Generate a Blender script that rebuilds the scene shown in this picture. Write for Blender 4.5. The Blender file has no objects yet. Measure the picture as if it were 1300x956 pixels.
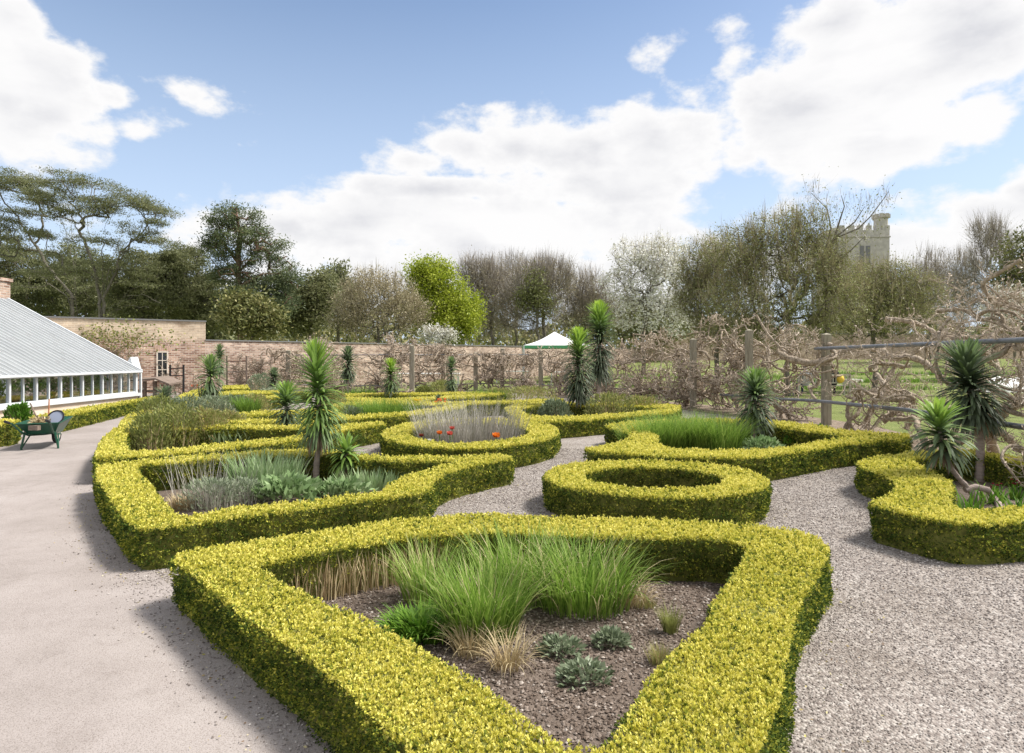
import bpy, bmesh, math, random
import numpy as np
from mathutils import Vector, Matrix, geometry

# ------------------------------------------------------------------ camera, sky, sun, exposure
FPX, HOR, EYE = 800.0, 452.0, 1.65          # focal length in photo pixels, horizon row, eye height (m)
scene = bpy.context.scene
C = scene.collection
cam_d = bpy.data.cameras.new("camera"); cam = bpy.data.objects.new("camera", cam_d); C.objects.link(cam)
cam.location = (0, 0, EYE); cam.rotation_euler = (math.radians(90), 0, 0)
cam_d.sensor_fit = 'HORIZONTAL'; cam_d.sensor_width = 36.0
cam_d.lens = 36.0 * FPX / 1300.0
cam_d.shift_y = (HOR - 478.0) / 1300.0
cam_d.clip_start = 0.05; cam_d.clip_end = 3000
scene.camera = cam

SUN_AZ, SUN_EL = math.radians(85), math.radians(54)    # azimuth clockwise from the view direction
sd = bpy.data.lights.new("sun", 'SUN'); sun = bpy.data.objects.new("sun", sd); C.objects.link(sun)
sd.energy = 3.35; sd.angle = math.radians(13.0); sd.color = (1.0, 0.955, 0.89)
sdir = Vector((math.sin(SUN_AZ) * math.cos(SUN_EL), math.cos(SUN_AZ) * math.cos(SUN_EL), math.sin(SUN_EL)))
sun.rotation_euler = sdir.to_track_quat('Z', 'Y').to_euler()
scene.view_settings.view_transform = 'Standard'; scene.view_settings.look = 'None'
scene.view_settings.exposure = 0.97; scene.view_settings.gamma = 1.0
scene.view_settings.use_curve_mapping = False
scene.cycles.max_bounces = 6; scene.cycles.diffuse_bounces = 3; scene.cycles.transparent_max_bounces = 12
scene.cycles.transmission_bounces = 4; scene.cycles.glossy_bounces = 2
scene.cycles.caustics_reflective = False; scene.cycles.caustics_refractive = False

world = bpy.data.worlds.new("World"); scene.world = world; world.use_nodes = True
nt = world.node_tree; nt.nodes.clear()
def wn(t): return nt.nodes.new(t)
def wm(op, a, b=None, c=None, clamp=False):
    n = wn('ShaderNodeMath'); n.operation = op; n.use_clamp = clamp
    for i, v in enumerate((a, b, c)):
        if v is None: continue
        if isinstance(v, (int, float)): n.inputs[i].default_value = v
        else: nt.links.new(v, n.inputs[i])
    return n.outputs[0]
sky = wn('ShaderNodeTexSky'); sky.sky_type = 'NISHITA'; sky.sun_disc = False
sky.sun_elevation = SUN_EL; sky.sun_rotation = SUN_AZ; sky.air_density = 1.0; sky.dust_density = 1.6; sky.ozone_density = 1.3
tc = wn('ShaderNodeTexCoord'); sep = wn('ShaderNodeSeparateXYZ'); nt.links.new(tc.outputs['Generated'], sep.inputs[0])
az = wm('ARCTAN2', sep.outputs[0], sep.outputs[1]); el = wm('ARCSINE', sep.outputs[2])
def azel(px, py):
    return math.atan((px - 650) / FPX), math.atan((HOR - py) / math.hypot(FPX, px - 650))
clouds = [(10,15,45,42,1),(40,110,75,60,1),(60,150,110,58,1),(10,120,70,95,1),(150,125,35,20,.75),(180,160,50,30,.8),(232,120,44,17,.44),(262,132,26,12,.36),(304,184,22,10,.36),
  (460,285,180,48,1.1),(360,285,90,34,1),(640,300,300,80,1.15),(560,240,150,20,1.1),(520,205,60,24,1),(590,190,60,34,1),(650,185,70,44,1.1),(730,195,110,62,1.2),(830,182,100,58,1.2),(750,235,150,40,1.2),
  (600,350,420,60,1),(1010,150,120,80,1.2),(1090,80,140,80,1.2),(1200,50,220,120,1.3),(1130,170,170,48,1.2),(1240,150,60,50,1.1),(1060,30,90,60,1.1),(880,120,45,30,.65),(850,60,35,26,.55),(930,70,40,45,.6),
  (1240,270,120,44,1),(1150,310,150,40,1),(1000,330,160,30,.7),(1300,240,60,40,1)]
nz = wn('ShaderNodeTexNoise'); nz.inputs['Scale'].default_value = 7.5; nz.inputs['Detail'].default_value = 8; nz.inputs['Roughness'].default_value = .60
mp = wn('ShaderNodeMapping'); mp.inputs['Scale'].default_value = (1, 1, 1.7); nt.links.new(tc.outputs['Generated'], mp.inputs[0]); nt.links.new(mp.outputs[0], nz.inputs['Vector'])
nz2 = wn('ShaderNodeTexNoise'); nz2.inputs['Scale'].default_value = 4.0; nz2.inputs['Detail'].default_value = 5; nz2.inputs['Roughness'].default_value = .5
mp2 = wn('ShaderNodeMapping'); mp2.inputs['Scale'].default_value = (1, 1, 3.2); mp2.inputs['Location'].default_value = (3.1, 1.7, .6)
nt.links.new(tc.outputs['Generated'], mp2.inputs[0]); nt.links.new(mp2.outputs[0], nz2.inputs['Vector'])
acc = None; shade = None
for (cx, cy, rx, ry, w) in clouds:
    a0, e0 = azel(cx, cy); ra = azel(cx + rx, cy)[0] - a0; re = azel(cx, cy - ry)[1] - e0
    dx = wm('DIVIDE', wm('SUBTRACT', az, a0), ra); dy = wm('DIVIDE', wm('SUBTRACT', el, e0), re)
    r = wm('SQRT', wm('ADD', wm('MULTIPLY', dx, dx), wm('MULTIPLY', dy, dy)))
    v = wm('MULTIPLY', wm('SUBTRACT', 1.25, r), w)
    acc = v if acc is None else wm('MAXIMUM', acc, v)
# added unseen clouds overhead and behind the viewer, spread wide for more fill light
back = wm('ADD', wm('MULTIPLY', wm('SUBTRACT', nz2.outputs['Fac'], .5), 5.0), .75)
behind = wm('MAXIMUM', wm('GREATER_THAN', wm('ABSOLUTE', az), 1.0), wm('GREATER_THAN', el, .66))
acc = wm('MAXIMUM', acc, wm('SUBTRACT', wm('MULTIPLY', back, behind), wm('SUBTRACT', 1.0, behind)))
dens = wm('ADD', acc, wm('MULTIPLY', wm('SUBTRACT', nz.outputs['Fac'], .5), 3.2))
mr = wn('ShaderNodeMapRange'); mr.interpolation_type = 'SMOOTHSTEP'
nt.links.new(dens, mr.inputs[0]); mr.inputs[1].default_value = .10; mr.inputs[2].default_value = .60; mr.inputs[3].default_value = 0; mr.inputs[4].default_value = .97
# thicker parts of a cloud are a little greyer
thick = wm('MULTIPLY', wm('SUBTRACT', dens, .62), .7, clamp=True)
gsh = wm('MULTIPLY', thick, wm('MULTIPLY', wm('SUBTRACT', nz2.outputs['Fac'], .36), 5.0, clamp=True))
cmix = wn('ShaderNodeMix'); cmix.data_type = 'RGBA'; nt.links.new(gsh, cmix.inputs['Factor'])
cmix.inputs['A'].default_value = (.97, .96, .955, 1); cmix.inputs['B'].default_value = (.62, .625, .67, 1)
bg1 = wn('ShaderNodeBackground'); bg2 = wn('ShaderNodeBackground'); mx = wn('ShaderNodeMixShader'); wo = wn('ShaderNodeOutputWorld')
# light thin veil: the blue pales towards the horizon
skmix = wn('ShaderNodeMix'); skmix.data_type = 'RGBA'
veil = wn('ShaderNodeMapRange'); nt.links.new(el, veil.inputs[0]); veil.inputs[1].default_value = 0.0; veil.inputs[2].default_value = .52; veil.inputs[3].default_value = .85; veil.inputs[4].default_value = .13
nt.links.new(veil.outputs[0], skmix.inputs['Factor']); hs = wn('ShaderNodeHueSaturation'); hs.inputs['Saturation'].default_value = 1.14; nt.links.new(sky.outputs[0], hs.inputs['Color']); nt.links.new(hs.outputs[0], skmix.inputs['A']); skmix.inputs['B'].default_value = (5.0, 5.9, 7.3, 1)
nt.links.new(skmix.outputs['Result'], bg1.inputs[0]); bg1.inputs[1].default_value = .083
nt.links.new(cmix.outputs['Result'], bg2.inputs[0]); bg2.inputs[1].default_value = .53
nt.links.new(mr.outputs[0], mx.inputs[0]); nt.links.new(bg1.outputs[0], mx.inputs[1]); nt.links.new(bg2.outputs[0], mx.inputs[2]); nt.links.new(mx.outputs[0], wo.inputs[0])
world.cycles.sampling_method = 'MANUAL'; world.cycles.sample_map_resolution = 512

# ------------------------------------------------------------------ helpers
rng = np.random.default_rng(7)
R = math.radians
def g(px, py, z=0.0):
    D = FPX * (EYE - z) / (py - HOR); return np.array([(px - 650) / FPX * D, D, z])
def at(px, py, D):
    return np.array([(px - 650) / FPX * D, D, EYE + (HOR - py) * D / FPX])
def norm(v): return v / np.maximum(np.linalg.norm(v, axis=-1, keepdims=True), 1e-9)
def wav(x, y, s=1.0):
    return (np.sin(x * 3.1 * s + 1.3 * np.sin(y * 2.3 * s)) + np.sin(y * 3.7 * s + 1.1 * np.sin(x * 2.9 * s + 1)) + .6 * np.sin((x + y) * 7.3 * s) + .5 * np.sin((x - y) * 9.1 * s + 2)) / 3.1

class MB:
    def __init__(s): s.v = []; s.f = {3: [], 4: []}; s.t = {3: [], 4: []}; s.m = {3: [], 4: []}; s.n = 0
    def add(s, v, f, tint=0.5, mat=0):
        v = np.asarray(v, float).reshape(-1, 3); f = np.asarray(f, int)
        if len(f) == 0: return
        k = f.shape[1]; s.v.append(v); s.f[k].append(f + s.n); s.n += len(v)
        s.t[k].append(np.broadcast_to(np.asarray(tint, float), (len(f),)).copy()); s.m[k].append(np.full(len(f), mat))
    def build(s, name, mats, parent=None, smooth=False, label=None, cat=None, group=None, kind=None, origin=None):
        me = bpy.data.meshes.new(name)
        v = np.concatenate(s.v)
        off = np.array(parent.location) if parent is not None else np.array(origin if origin is not None else (0, 0, 0))
        if parent is not None and parent.parent is not None: off = off + np.array(parent.parent.location)
        v = v - off
        ks = [k for k in (3, 4) if s.f[k]]
        loops = np.concatenate([np.concatenate(s.f[k]).ravel() for k in ks])
        tot = np.concatenate([np.full(sum(len(a) for a in s.f[k]), k) for k in ks])
        start = np.concatenate([[0], np.cumsum(tot)[:-1]])
        me.vertices.add(len(v)); me.vertices.foreach_set('co', v.ravel().astype(np.float32))
        me.loops.add(len(loops)); me.loops.foreach_set('vertex_index', loops.astype(np.int32))
        me.polygons.add(len(tot)); me.polygons.foreach_set('loop_start', start.astype(np.int32))
        me.polygons.foreach_set('loop_total', tot.astype(np.int32))
        me.polygons.foreach_set('material_index', np.concatenate([np.concatenate(s.m[k]) for k in ks]).astype(np.int32))
        me.polygons.foreach_set('use_smooth', np.full(len(tot), smooth))
        at_ = me.attributes.new('tint', 'FLOAT', 'FACE'); at_.data.foreach_set('value', np.concatenate([np.concatenate(s.t[k]) for k in ks]).astype(np.float32))
        me.update(calc_edges=True)
        for m in (mats if isinstance(mats, (list, tuple)) else [mats]): me.materials.append(m)
        o = bpy.data.objects.new(name, me); C.objects.link(o)
        if parent is not None: o.parent = parent
        else: o.location = tuple(off)
        tag(o, label, cat, group, kind); return o
def tag(o, label=None, cat=None, group=None, kind=None):
    if label: o['label'] = label
    if cat: o['category'] = cat
    if group: o['group'] = group
    if kind: o['kind'] = kind
    return o
def thing(name, label, cat, loc, group=None):
    o = bpy.data.objects.new(name, None); C.objects.link(o); o.location = tuple(float(x) for x in loc); o.empty_display_size = .2
    return tag(o, label, cat, group)

def box(mb, a, b, tint=.5, mat=0, M=None):
    x0, y0, z0 = a; x1, y1, z1 = b
    v = np.array([(x0,y0,z0),(x1,y0,z0),(x1,y1,z0),(x0,y1,z0),(x0,y0,z1),(x1,y0,z1),(x1,y1,z1),(x0,y1,z1)], float)
    if M is not None: v = np.array([M @ Vector(p) for p in v])
    mb.add(v, [(0,3,2,1),(4,5,6,7),(0,1,5,4),(1,2,6,5),(2,3,7,6),(3,0,4,7)], tint, mat)
def tube(mb, P, r, n=6, tint=.5, mat=0, cap=True):
    P = np.asarray(P, float); m = len(P); r = np.broadcast_to(np.asarray(r, float), (m,))
    T = norm(np.gradient(P, axis=0)); up = np.array([.31, .17, .93]); s = norm(np.cross(T, up)); t = np.cross(T, s)
    a = np.linspace(0, 2 * np.pi, n, endpoint=False)
    ring = P[:, None] + r[:, None, None] * (np.cos(a)[None, :, None] * s[:, None] + np.sin(a)[None, :, None] * t[:, None])
    i = np.arange(m - 1)[:, None] * n; j = np.arange(n)[None]; k = (j + 1) % n
    mb.add(ring.reshape(-1, 3), np.stack([i + j, i + k, i + n + k, i + n + j], -1).reshape(-1, 4), tint, mat)
    if cap and n > 3:
        for e in (0, m - 1):
            c = np.concatenate([ring[e], P[e][None]]); mb.add(c, [(q, (q + 1) % n, n) if e else ((q + 1) % n, q, n) for q in range(n)], tint, mat)
def segs(mb, A, B, ra, rb, n=4, tint=.5, mat=0):
    """many straight tapered limbs at once"""
    A = np.asarray(A); B = np.asarray(B); T = norm(B - A); up = np.array([.31, .17, .93]); s = norm(np.cross(T, up)); t = np.cross(T, s)
    a = np.linspace(0, 2 * np.pi, n, endpoint=False); ca = np.cos(a)[None, :, None]; sa = np.sin(a)[None, :, None]
    o = ca * s[:, None] + sa * t[:, None]
    v = np.concatenate([A[:, None] + o * ra[:, None, None], B[:, None] + o * rb[:, None, None]], 1)
    N = len(A); i = np.arange(N)[:, None] * 2 * n; j = np.arange(n)[None]; k = (j + 1) % n
    f = np.stack([i + j, i + k, i + n + k, i + n + j], -1).reshape(-1, 4)
    mb.add(v.reshape(-1, 3), f, np.repeat(np.broadcast_to(tint, (N,)), n), mat)
def leaves(mb, pos, dr, L, W, tint=.5, mat=0, wide=.5):
    pos = np.asarray(pos); N = len(pos)
    if N == 0: return
    dr = norm(dr); L = np.broadcast_to(L, (N,))[:, None]; W = np.broadcast_to(W, (N,))[:, None]
    s = norm(np.cross(dr, rng.normal(size=(N, 3))))
    v = np.stack([pos, pos + dr * L * wide + s * W / 2, pos + dr * L, pos + dr * L * wide - s * W / 2], 1)
    mb.add(v.reshape(-1, 3), np.arange(N * 4).reshape(-1, 4), tint, mat)
def ribbons(mb, base, phi, th0, th1, L, W, nseg=5, tint=.5, mat=0, power=1.0, wmin=.35, fold=0.0, wob=0.0):
    """blades: start at base, angle from vertical runs th0 -> th1, heading phi"""
    base = np.asarray(base, float); N = len(base)
    if N == 0: return
    bc = lambda x: np.broadcast_to(np.asarray(x, float), (N,))
    phi, th0, th1, L, W = map(bc, (phi, th0, th1, L, W))
    t = np.linspace(0, 1, nseg + 1); tm = (t[:-1] + t[1:]) / 2
    th = th0[:, None] + (th1 - th0)[:, None] * tm[None] ** power
    ph = phi[:, None] + wob * rng.normal(size=(N, 1)) * tm[None]
    st = np.stack([np.sin(th) * np.cos(ph), np.sin(th) * np.sin(ph), np.cos(th)], -1) * (L / nseg)[:, None, None]
    P = np.concatenate([base[:, None], base[:, None] + np.cumsum(st, 1)], 1)
    w = (wmin + (1 - wmin) * np.sin(np.pi * np.minimum(t * 1.25 + .12, 1))) ; w[-1] = 0.05
    sd_ = np.stack([-np.sin(phi), np.cos(phi), np.zeros(N)], -1)
    rot = rng.uniform(-.5, .5, N); upv = np.array([0, 0, 1.0])
    sd_ = sd_ * np.cos(rot)[:, None] + upv * np.sin(rot)[:, None] * .5
    off = sd_[:, None] * (w[None] * W[:, None] / 2)[..., None]
    V = np.stack([P - off, P + off], 2)           # N, nseg+1, 2, 3
    i = np.arange(N)[:, None] * (nseg + 1) * 2; j = np.arange(nseg)[None] * 2
    f = np.stack([i + j, i + j + 1, i + j + 3, i + j + 2], -1).reshape(-1, 4)
    mb.add(V.reshape(-1, 3), f, np.repeat(bc(tint), nseg), mat)

# ------------------------------------------------------------------ materials
def mat(name, col=(.5, .5, .5), rough=.7, metal=0, spec=.3):
    m = bpy.data.materials.new(name); m.use_nodes = True; b = m.node_tree.nodes['Principled BSDF']
    b.inputs['Base Color'].default_value = (*col, 1); b.inputs['Roughness'].default_value = rough; b.inputs['Metallic'].default_value = metal
    b.inputs['Specular IOR Level'].default_value = spec
    return m
def nodes(m): return m.node_tree.nodes, m.node_tree.links, m.node_tree.nodes['Principled BSDF']
def ramp(n, stops):
    r = n.new('ShaderNodeValToRGB'); e = r.color_ramp.elements
    while len(e) > 1: e.remove(e[-1])
    for i, (p, c) in enumerate(stops):
        q = e[0] if i == 0 else e.new(p); q.position = p; q.color = (*c, 1)
    return r
def noise_mat(name, stops, scale=5, detail=6, rough=.8, bump=0.0, bscale=None, bdist=.01, coords='Object', stretch=(1,1,1), spec=.2, nrough=.55):
    m = mat(name, rough=rough, spec=spec); n, l, b = nodes(m)
    t = n.new('ShaderNodeTexCoord'); mp = n.new('ShaderNodeMapping'); mp.inputs['Scale'].default_value = stretch; l.new(t.outputs[coords], mp.inputs[0])
    z = n.new('ShaderNodeTexNoise'); z.inputs['Scale'].default_value = scale; z.inputs['Detail'].default_value = detail; z.inputs['Roughness'].default_value = nrough; l.new(mp.outputs[0], z.inputs['Vector'])
    r = ramp(n, stops); l.new(z.outputs['Fac'], r.inputs[0]); l.new(r.outputs[0], b.inputs['Base Color'])
    if bump:
        z2 = n.new('ShaderNodeTexNoise'); z2.inputs['Scale'].default_value = bscale or scale * 3; z2.inputs['Detail'].default_value = 6; l.new(mp.outputs[0], z2.inputs['Vector'])
        bp = n.new('ShaderNodeBump'); bp.inputs['Strength'].default_value = bump; bp.inputs['Distance'].default_value = bdist; l.new(z2.outputs['Fac'], bp.inputs['Height']); l.new(bp.outputs[0], b.inputs['Normal'])
    return m
def leaf_mat(name, stops, trans=.3, gloss=.25, rough=.5):
    """leaf colours vary from leaf to leaf through the 'tint' attribute"""
    m = mat(name, rough=rough, spec=gloss); n, l, b = nodes(m)
    a = n.new('ShaderNodeAttribute'); a.attribute_name = 'tint'; r = ramp(n, stops); l.new(a.outputs['Fac'], r.inputs[0]); l.new(r.outputs[0], b.inputs['Base Color'])
    tr = n.new('ShaderNodeBsdfTranslucent'); l.new(r.outputs[0], tr.inputs[0]); mx = n.new('ShaderNodeMixShader'); mx.inputs[0].default_value = trans
    l.new(b.outputs[0], mx.inputs[1]); l.new(tr.outputs[0], mx.inputs[2]); l.new(mx.outputs[0], n['Material Output'].inputs[0])
    return m

M = {}
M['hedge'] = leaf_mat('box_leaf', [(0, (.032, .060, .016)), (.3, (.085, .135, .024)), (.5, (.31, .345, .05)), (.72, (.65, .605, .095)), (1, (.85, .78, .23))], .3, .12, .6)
M['hedge_core'] = noise_mat('hedge_core', [(.3, (.10, .10, .03)), (.6, (.17, .18, .04)), (.75, (.19, .15, .08))], 40, rough=1)
M['grass'] = leaf_mat('grass_blade', [(0, (.08, .16, .03)), (.5, (.22, .36, .05)), (.85, (.38, .50, .12)), (1, (.66, .58, .32))], .42)
M['echium'] = leaf_mat('echium_leaf', [(0, (.10, .118, .082)), (.35, (.15, .205, .11)), (.7, (.24, .38, .08)), (1, (.42, .58, .07))], .35)
M['deadleaf'] = leaf_mat('dead_leaf', [(0, (.10, .07, .045)), (.5, (.26, .18, .12)), (1, (.42, .31, .22))], .15)
M['glauc'] = leaf_mat('glaucous_leaf', [(0, (.12, .20, .07)), (.5, (.27, .39, .17)), (1, (.46, .56, .32))], .3)
M['leafy'] = leaf_mat('leafy_green', [(0, (.05, .12, .015)), (.5, (.13, .28, .03)), (1, (.28, .44, .06))], .35)
M['grey'] = leaf_mat('grey_twig', [(0, (.20, .19, .14)), (.5, (.40, .38, .32)), (1, (.58, .55, .50))], .2)
M['sage'] = leaf_mat('sage_leaf', [(0, (.14, .18, .10)), (.5, (.26, .31, .20)), (1, (.42, .45, .33))], .25)
M['olive'] = leaf_mat('olive_leaf', [(0, (.13, .16, .05)), (.5, (.28, .31, .09)), (.8, (.38, .38, .14)), (1, (.44, .32, .18))], .3)
M['straw'] = leaf_mat('straw', [(0, (.25, .17, .10)), (.5, (.46, .36, .20)), (1, (.62, .52, .32))], .15)
M['flower'] = leaf_mat('petals', [(0, (.80, .16, .03)), (.25, (.90, .30, .04)), (.4, (.80, .16, .12)), (.55, (.22, .015, .04)), (.75, (.85, .65, .04)), (1, (.85, .85, .78))], .35)
M['bark'] = noise_mat('bark', [(.3, (.13, .10, .075)), (.7, (.30, .25, .20))], 12, bump=.5, stretch=(1, 1, .25))
M['barkgrey'] = noise_mat('bark_grey', [(.3, (.10, .09, .07)), (.7, (.22, .20, .165))], 8, bump=.4)
M['pinebark'] = noise_mat('pine_bark', [(.3, (.11, .075, .055)), (.7, (.25, .155, .105))], 8, bump=.4)
M['wist'] = noise_mat('wisteria_bark', [(.32, (.125, .098, .07)), (.48, (.34, .275, .205)), (.68, (.58, .49, .39))], 22, detail=10, bump=1, bscale=34, bdist=.03, stretch=(1, 1, .6), nrough=.7)
M['wtwig'] = leaf_mat('wisteria_twig', [(0, (.30, .24, .18)), (.5, (.48, .40, .31)), (1, (.68, .56, .46))], .1)
M['echstem'] = noise_mat('echium_stem', [(.3, (.28, .22, .19)), (.7, (.50, .41, .36))], 10, bump=.8, bscale=60, stretch=(.6, .6, 3))
M['soil'] = noise_mat('soil', [(.3, (.10, .075, .058)), (.55, (.175, .138, .112)), (.72, (.27, .225, .19))], 14, detail=10, rough=1, bump=1, bscale=50, bdist=.03, nrough=.75)
M['white'] = noise_mat('white_paint', [(.3, (.58, .60, .62)), (.7, (.68, .70, .71))], 3, rough=.45, spec=.4)
M['post'] = noise_mat('weathered_post', [(.3, (.19, .165, .12)), (.6, (.34, .31, .24)), (.8, (.30, .33, .20))], 5, bump=.6, bscale=25, stretch=(3, 3, .5))
M['rail'] = noise_mat('rail_pipe', [(.3, (.13, .14, .16)), (.7, (.24, .25, .27))], 9, rough=.5, spec=.5)
M['timber'] = noise_mat('old_timber', [(.3, (.12, .09, .07)), (.7, (.28, .22, .18))], 6, bump=.4, stretch=(1, 5, 1))
M['greyteak'] = noise_mat('grey_teak', [(.3, (.34, .32, .28)), (.7, (.50, .47, .42))], 6, bump=.3, stretch=(1, 5, 1))
M['iron'] = mat('black_iron', (.03, .03, .03), .6)
M['green'] = noise_mat('green_enamel', [(.3, (.006, .055, .03)), (.7, (.010, .085, .048))], 6, rough=.35, spec=.5)
M['rubber'] = mat('rubber', (.025, .025, .028), .85)
M['cloth'] = noise_mat('white_cloth', [(.3, (.74, .74, .73)), (.7, (.83, .83, .82))], 4, rough=.9)
M['paletrim'] = mat('green_trim', (.10, .36, .17), .6)
M['stone'] = noise_mat('tower_stone', [(.3, (.40, .375, .33)), (.7, (.58, .55, .49))], 1.2, detail=8, bump=.3)
M['skin'] = mat('skin', (.55, .34, .25), .6)
M['slate'] = mat('lead_coping', (.20, .20, .20), .8)

def ground_mat():
    m = mat('lawn', rough=1, spec=.1); n, l, b = nodes(m); t = n.new('ShaderNodeTexCoord')
    z = n.new('ShaderNodeTexNoise'); z.inputs['Scale'].default_value = 1.3; z.inputs['Detail'].default_value = 9; z.inputs['Roughness'].default_value = .7; l.new(t.outputs['Object'], z.inputs['Vector'])
    r = ramp(n, [(.3, (.13, .155, .05)), (.55, (.20, .235, .08)), (.72, (.30, .30, .14))]); l.new(z.outputs['Fac'], r.inputs[0]); l.new(r.outputs[0], b.inputs['Base Color'])
    z2 = n.new('ShaderNodeTexNoise'); z2.inputs['Scale'].default_value = 60; l.new(t.outputs['Object'], z2.inputs['Vector']); bp = n.new('ShaderNodeBump'); bp.inputs['Distance'].default_value = .03; l.new(z2.outputs['Fac'], bp.inputs['Height']); l.new(bp.outputs[0], b.inputs['Normal'])
    return m
def gravel_mat():
    m = mat('gravel', rough=.95, spec=.15); n, l, b = nodes(m); t = n.new('ShaderNodeTexCoord')
    v = n.new('ShaderNodeTexVoronoi'); v.inputs['Scale'].default_value = 62; l.new(t.outputs['Object'], v.inputs['Vector'])
    s = n.new('ShaderNodeSeparateColor'); l.new(v.outputs['Color'], s.inputs[0])
    r = ramp(n, [(0, (.20, .17, .155)), (.35, (.30, .265, .24)), (.7, (.39, .35, .32)), (1, (.50, .465, .43))]); l.new(s.outputs[0], r.inputs[0])
    z = n.new('ShaderNodeTexNoise'); z.inputs['Scale'].default_value = 1.6; z.inputs['Detail'].default_value = 7; l.new(t.outputs['Object'], z.inputs['Vector'])
    r2 = ramp(n, [(.3, (.72, .70, .67)), (.7, (1, 1, 1))]); l.new(z.outputs['Fac'], r2.inputs[0])
    mx = n.new('ShaderNodeMix'); mx.data_type = 'RGBA'; mx.blend_type = 'MULTIPLY'; mx.inputs['Factor'].default_value = 1; l.new(r.outputs[0], mx.inputs['A']); l.new(r2.outputs[0], mx.inputs['B']); l.new(mx.outputs['Result'], b.inputs['Base Color'])
    bp = n.new('ShaderNodeBump'); bp.inputs['Strength'].default_value = 1; bp.inputs['Distance'].default_value = .012; bp.invert = True; l.new(v.outputs['Distance'], bp.inputs['Height']); l.new(bp.outputs[0], b.inputs['Normal'])
    return m
def path_mat():
    m = mat('path_surface', rough=.95, spec=.15); n, l, b = nodes(m); t = n.new('ShaderNodeTexCoord')
    z = n.new('ShaderNodeTexNoise'); z.inputs['Scale'].default_value = .9; z.inputs['Detail'].default_value = 8; z.inputs['Roughness'].default_value = .62; l.new(t.outputs['Object'], z.inputs['Vector'])
    r = ramp(n, [(.3, (.29, .255, .235)), (.5, (.35, .31, .29)), (.7, (.40, .36, .34))]); l.new(z.outputs['Fac'], r.inputs[0])
    f = n.new('ShaderNodeTexNoise'); f.inputs['Scale'].default_value = 160; f.inputs['Detail'].default_value = 3; l.new(t.outputs['Object'], f.inputs['Vector'])
    r2 = ramp(n, [(.32, (.62, .60, .58)), (.5, (.97, .97, .97)), (.7, (1, 1, 1))]); l.new(f.outputs['Fac'], r2.inputs[0])
    w = n.new('ShaderNodeTexNoise'); w.inputs['Scale'].default_value = 4.5; w.inputs['Detail'].default_value = 10; w.inputs['Roughness'].default_value = .72; w.inputs['Distortion'].default_value = .6; l.new(t.outputs['Object'], w.inputs['Vector'])
    r3 = ramp(n, [(.33, (.70, .68, .66)), (.47, (.96, .96, .955)), (.7, (1.04, 1.04, 1.04))]); l.new(w.outputs['Fac'], r3.inputs[0]); m3 = n.new('ShaderNodeMix'); m3.data_type = 'RGBA'; m3.blend_type = 'MULTIPLY'; m3.inputs['Factor'].default_value = .45
    l.new(r.outputs[0], m3.inputs['A']); l.new(r3.outputs[0], m3.inputs['B'])
    mx = n.new('ShaderNodeMix'); mx.data_type = 'RGBA'; mx.blend_type = 'MULTIPLY'; mx.inputs['Factor'].default_value = 1; l.new(m3.outputs['Result'], mx.inputs['A']); l.new(r2.outputs[0], mx.inputs['B']); l.new(mx.outputs['Result'], b.inputs['Base Color'])
    bp = n.new('ShaderNodeBump'); bp.inputs['Strength'].default_value = .6; bp.inputs['Distance'].default_value = .006; l.new(f.outputs['Fac'], bp.inputs['Height']); l.new(bp.outputs[0], b.inputs['Normal'])
    return m
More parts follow.
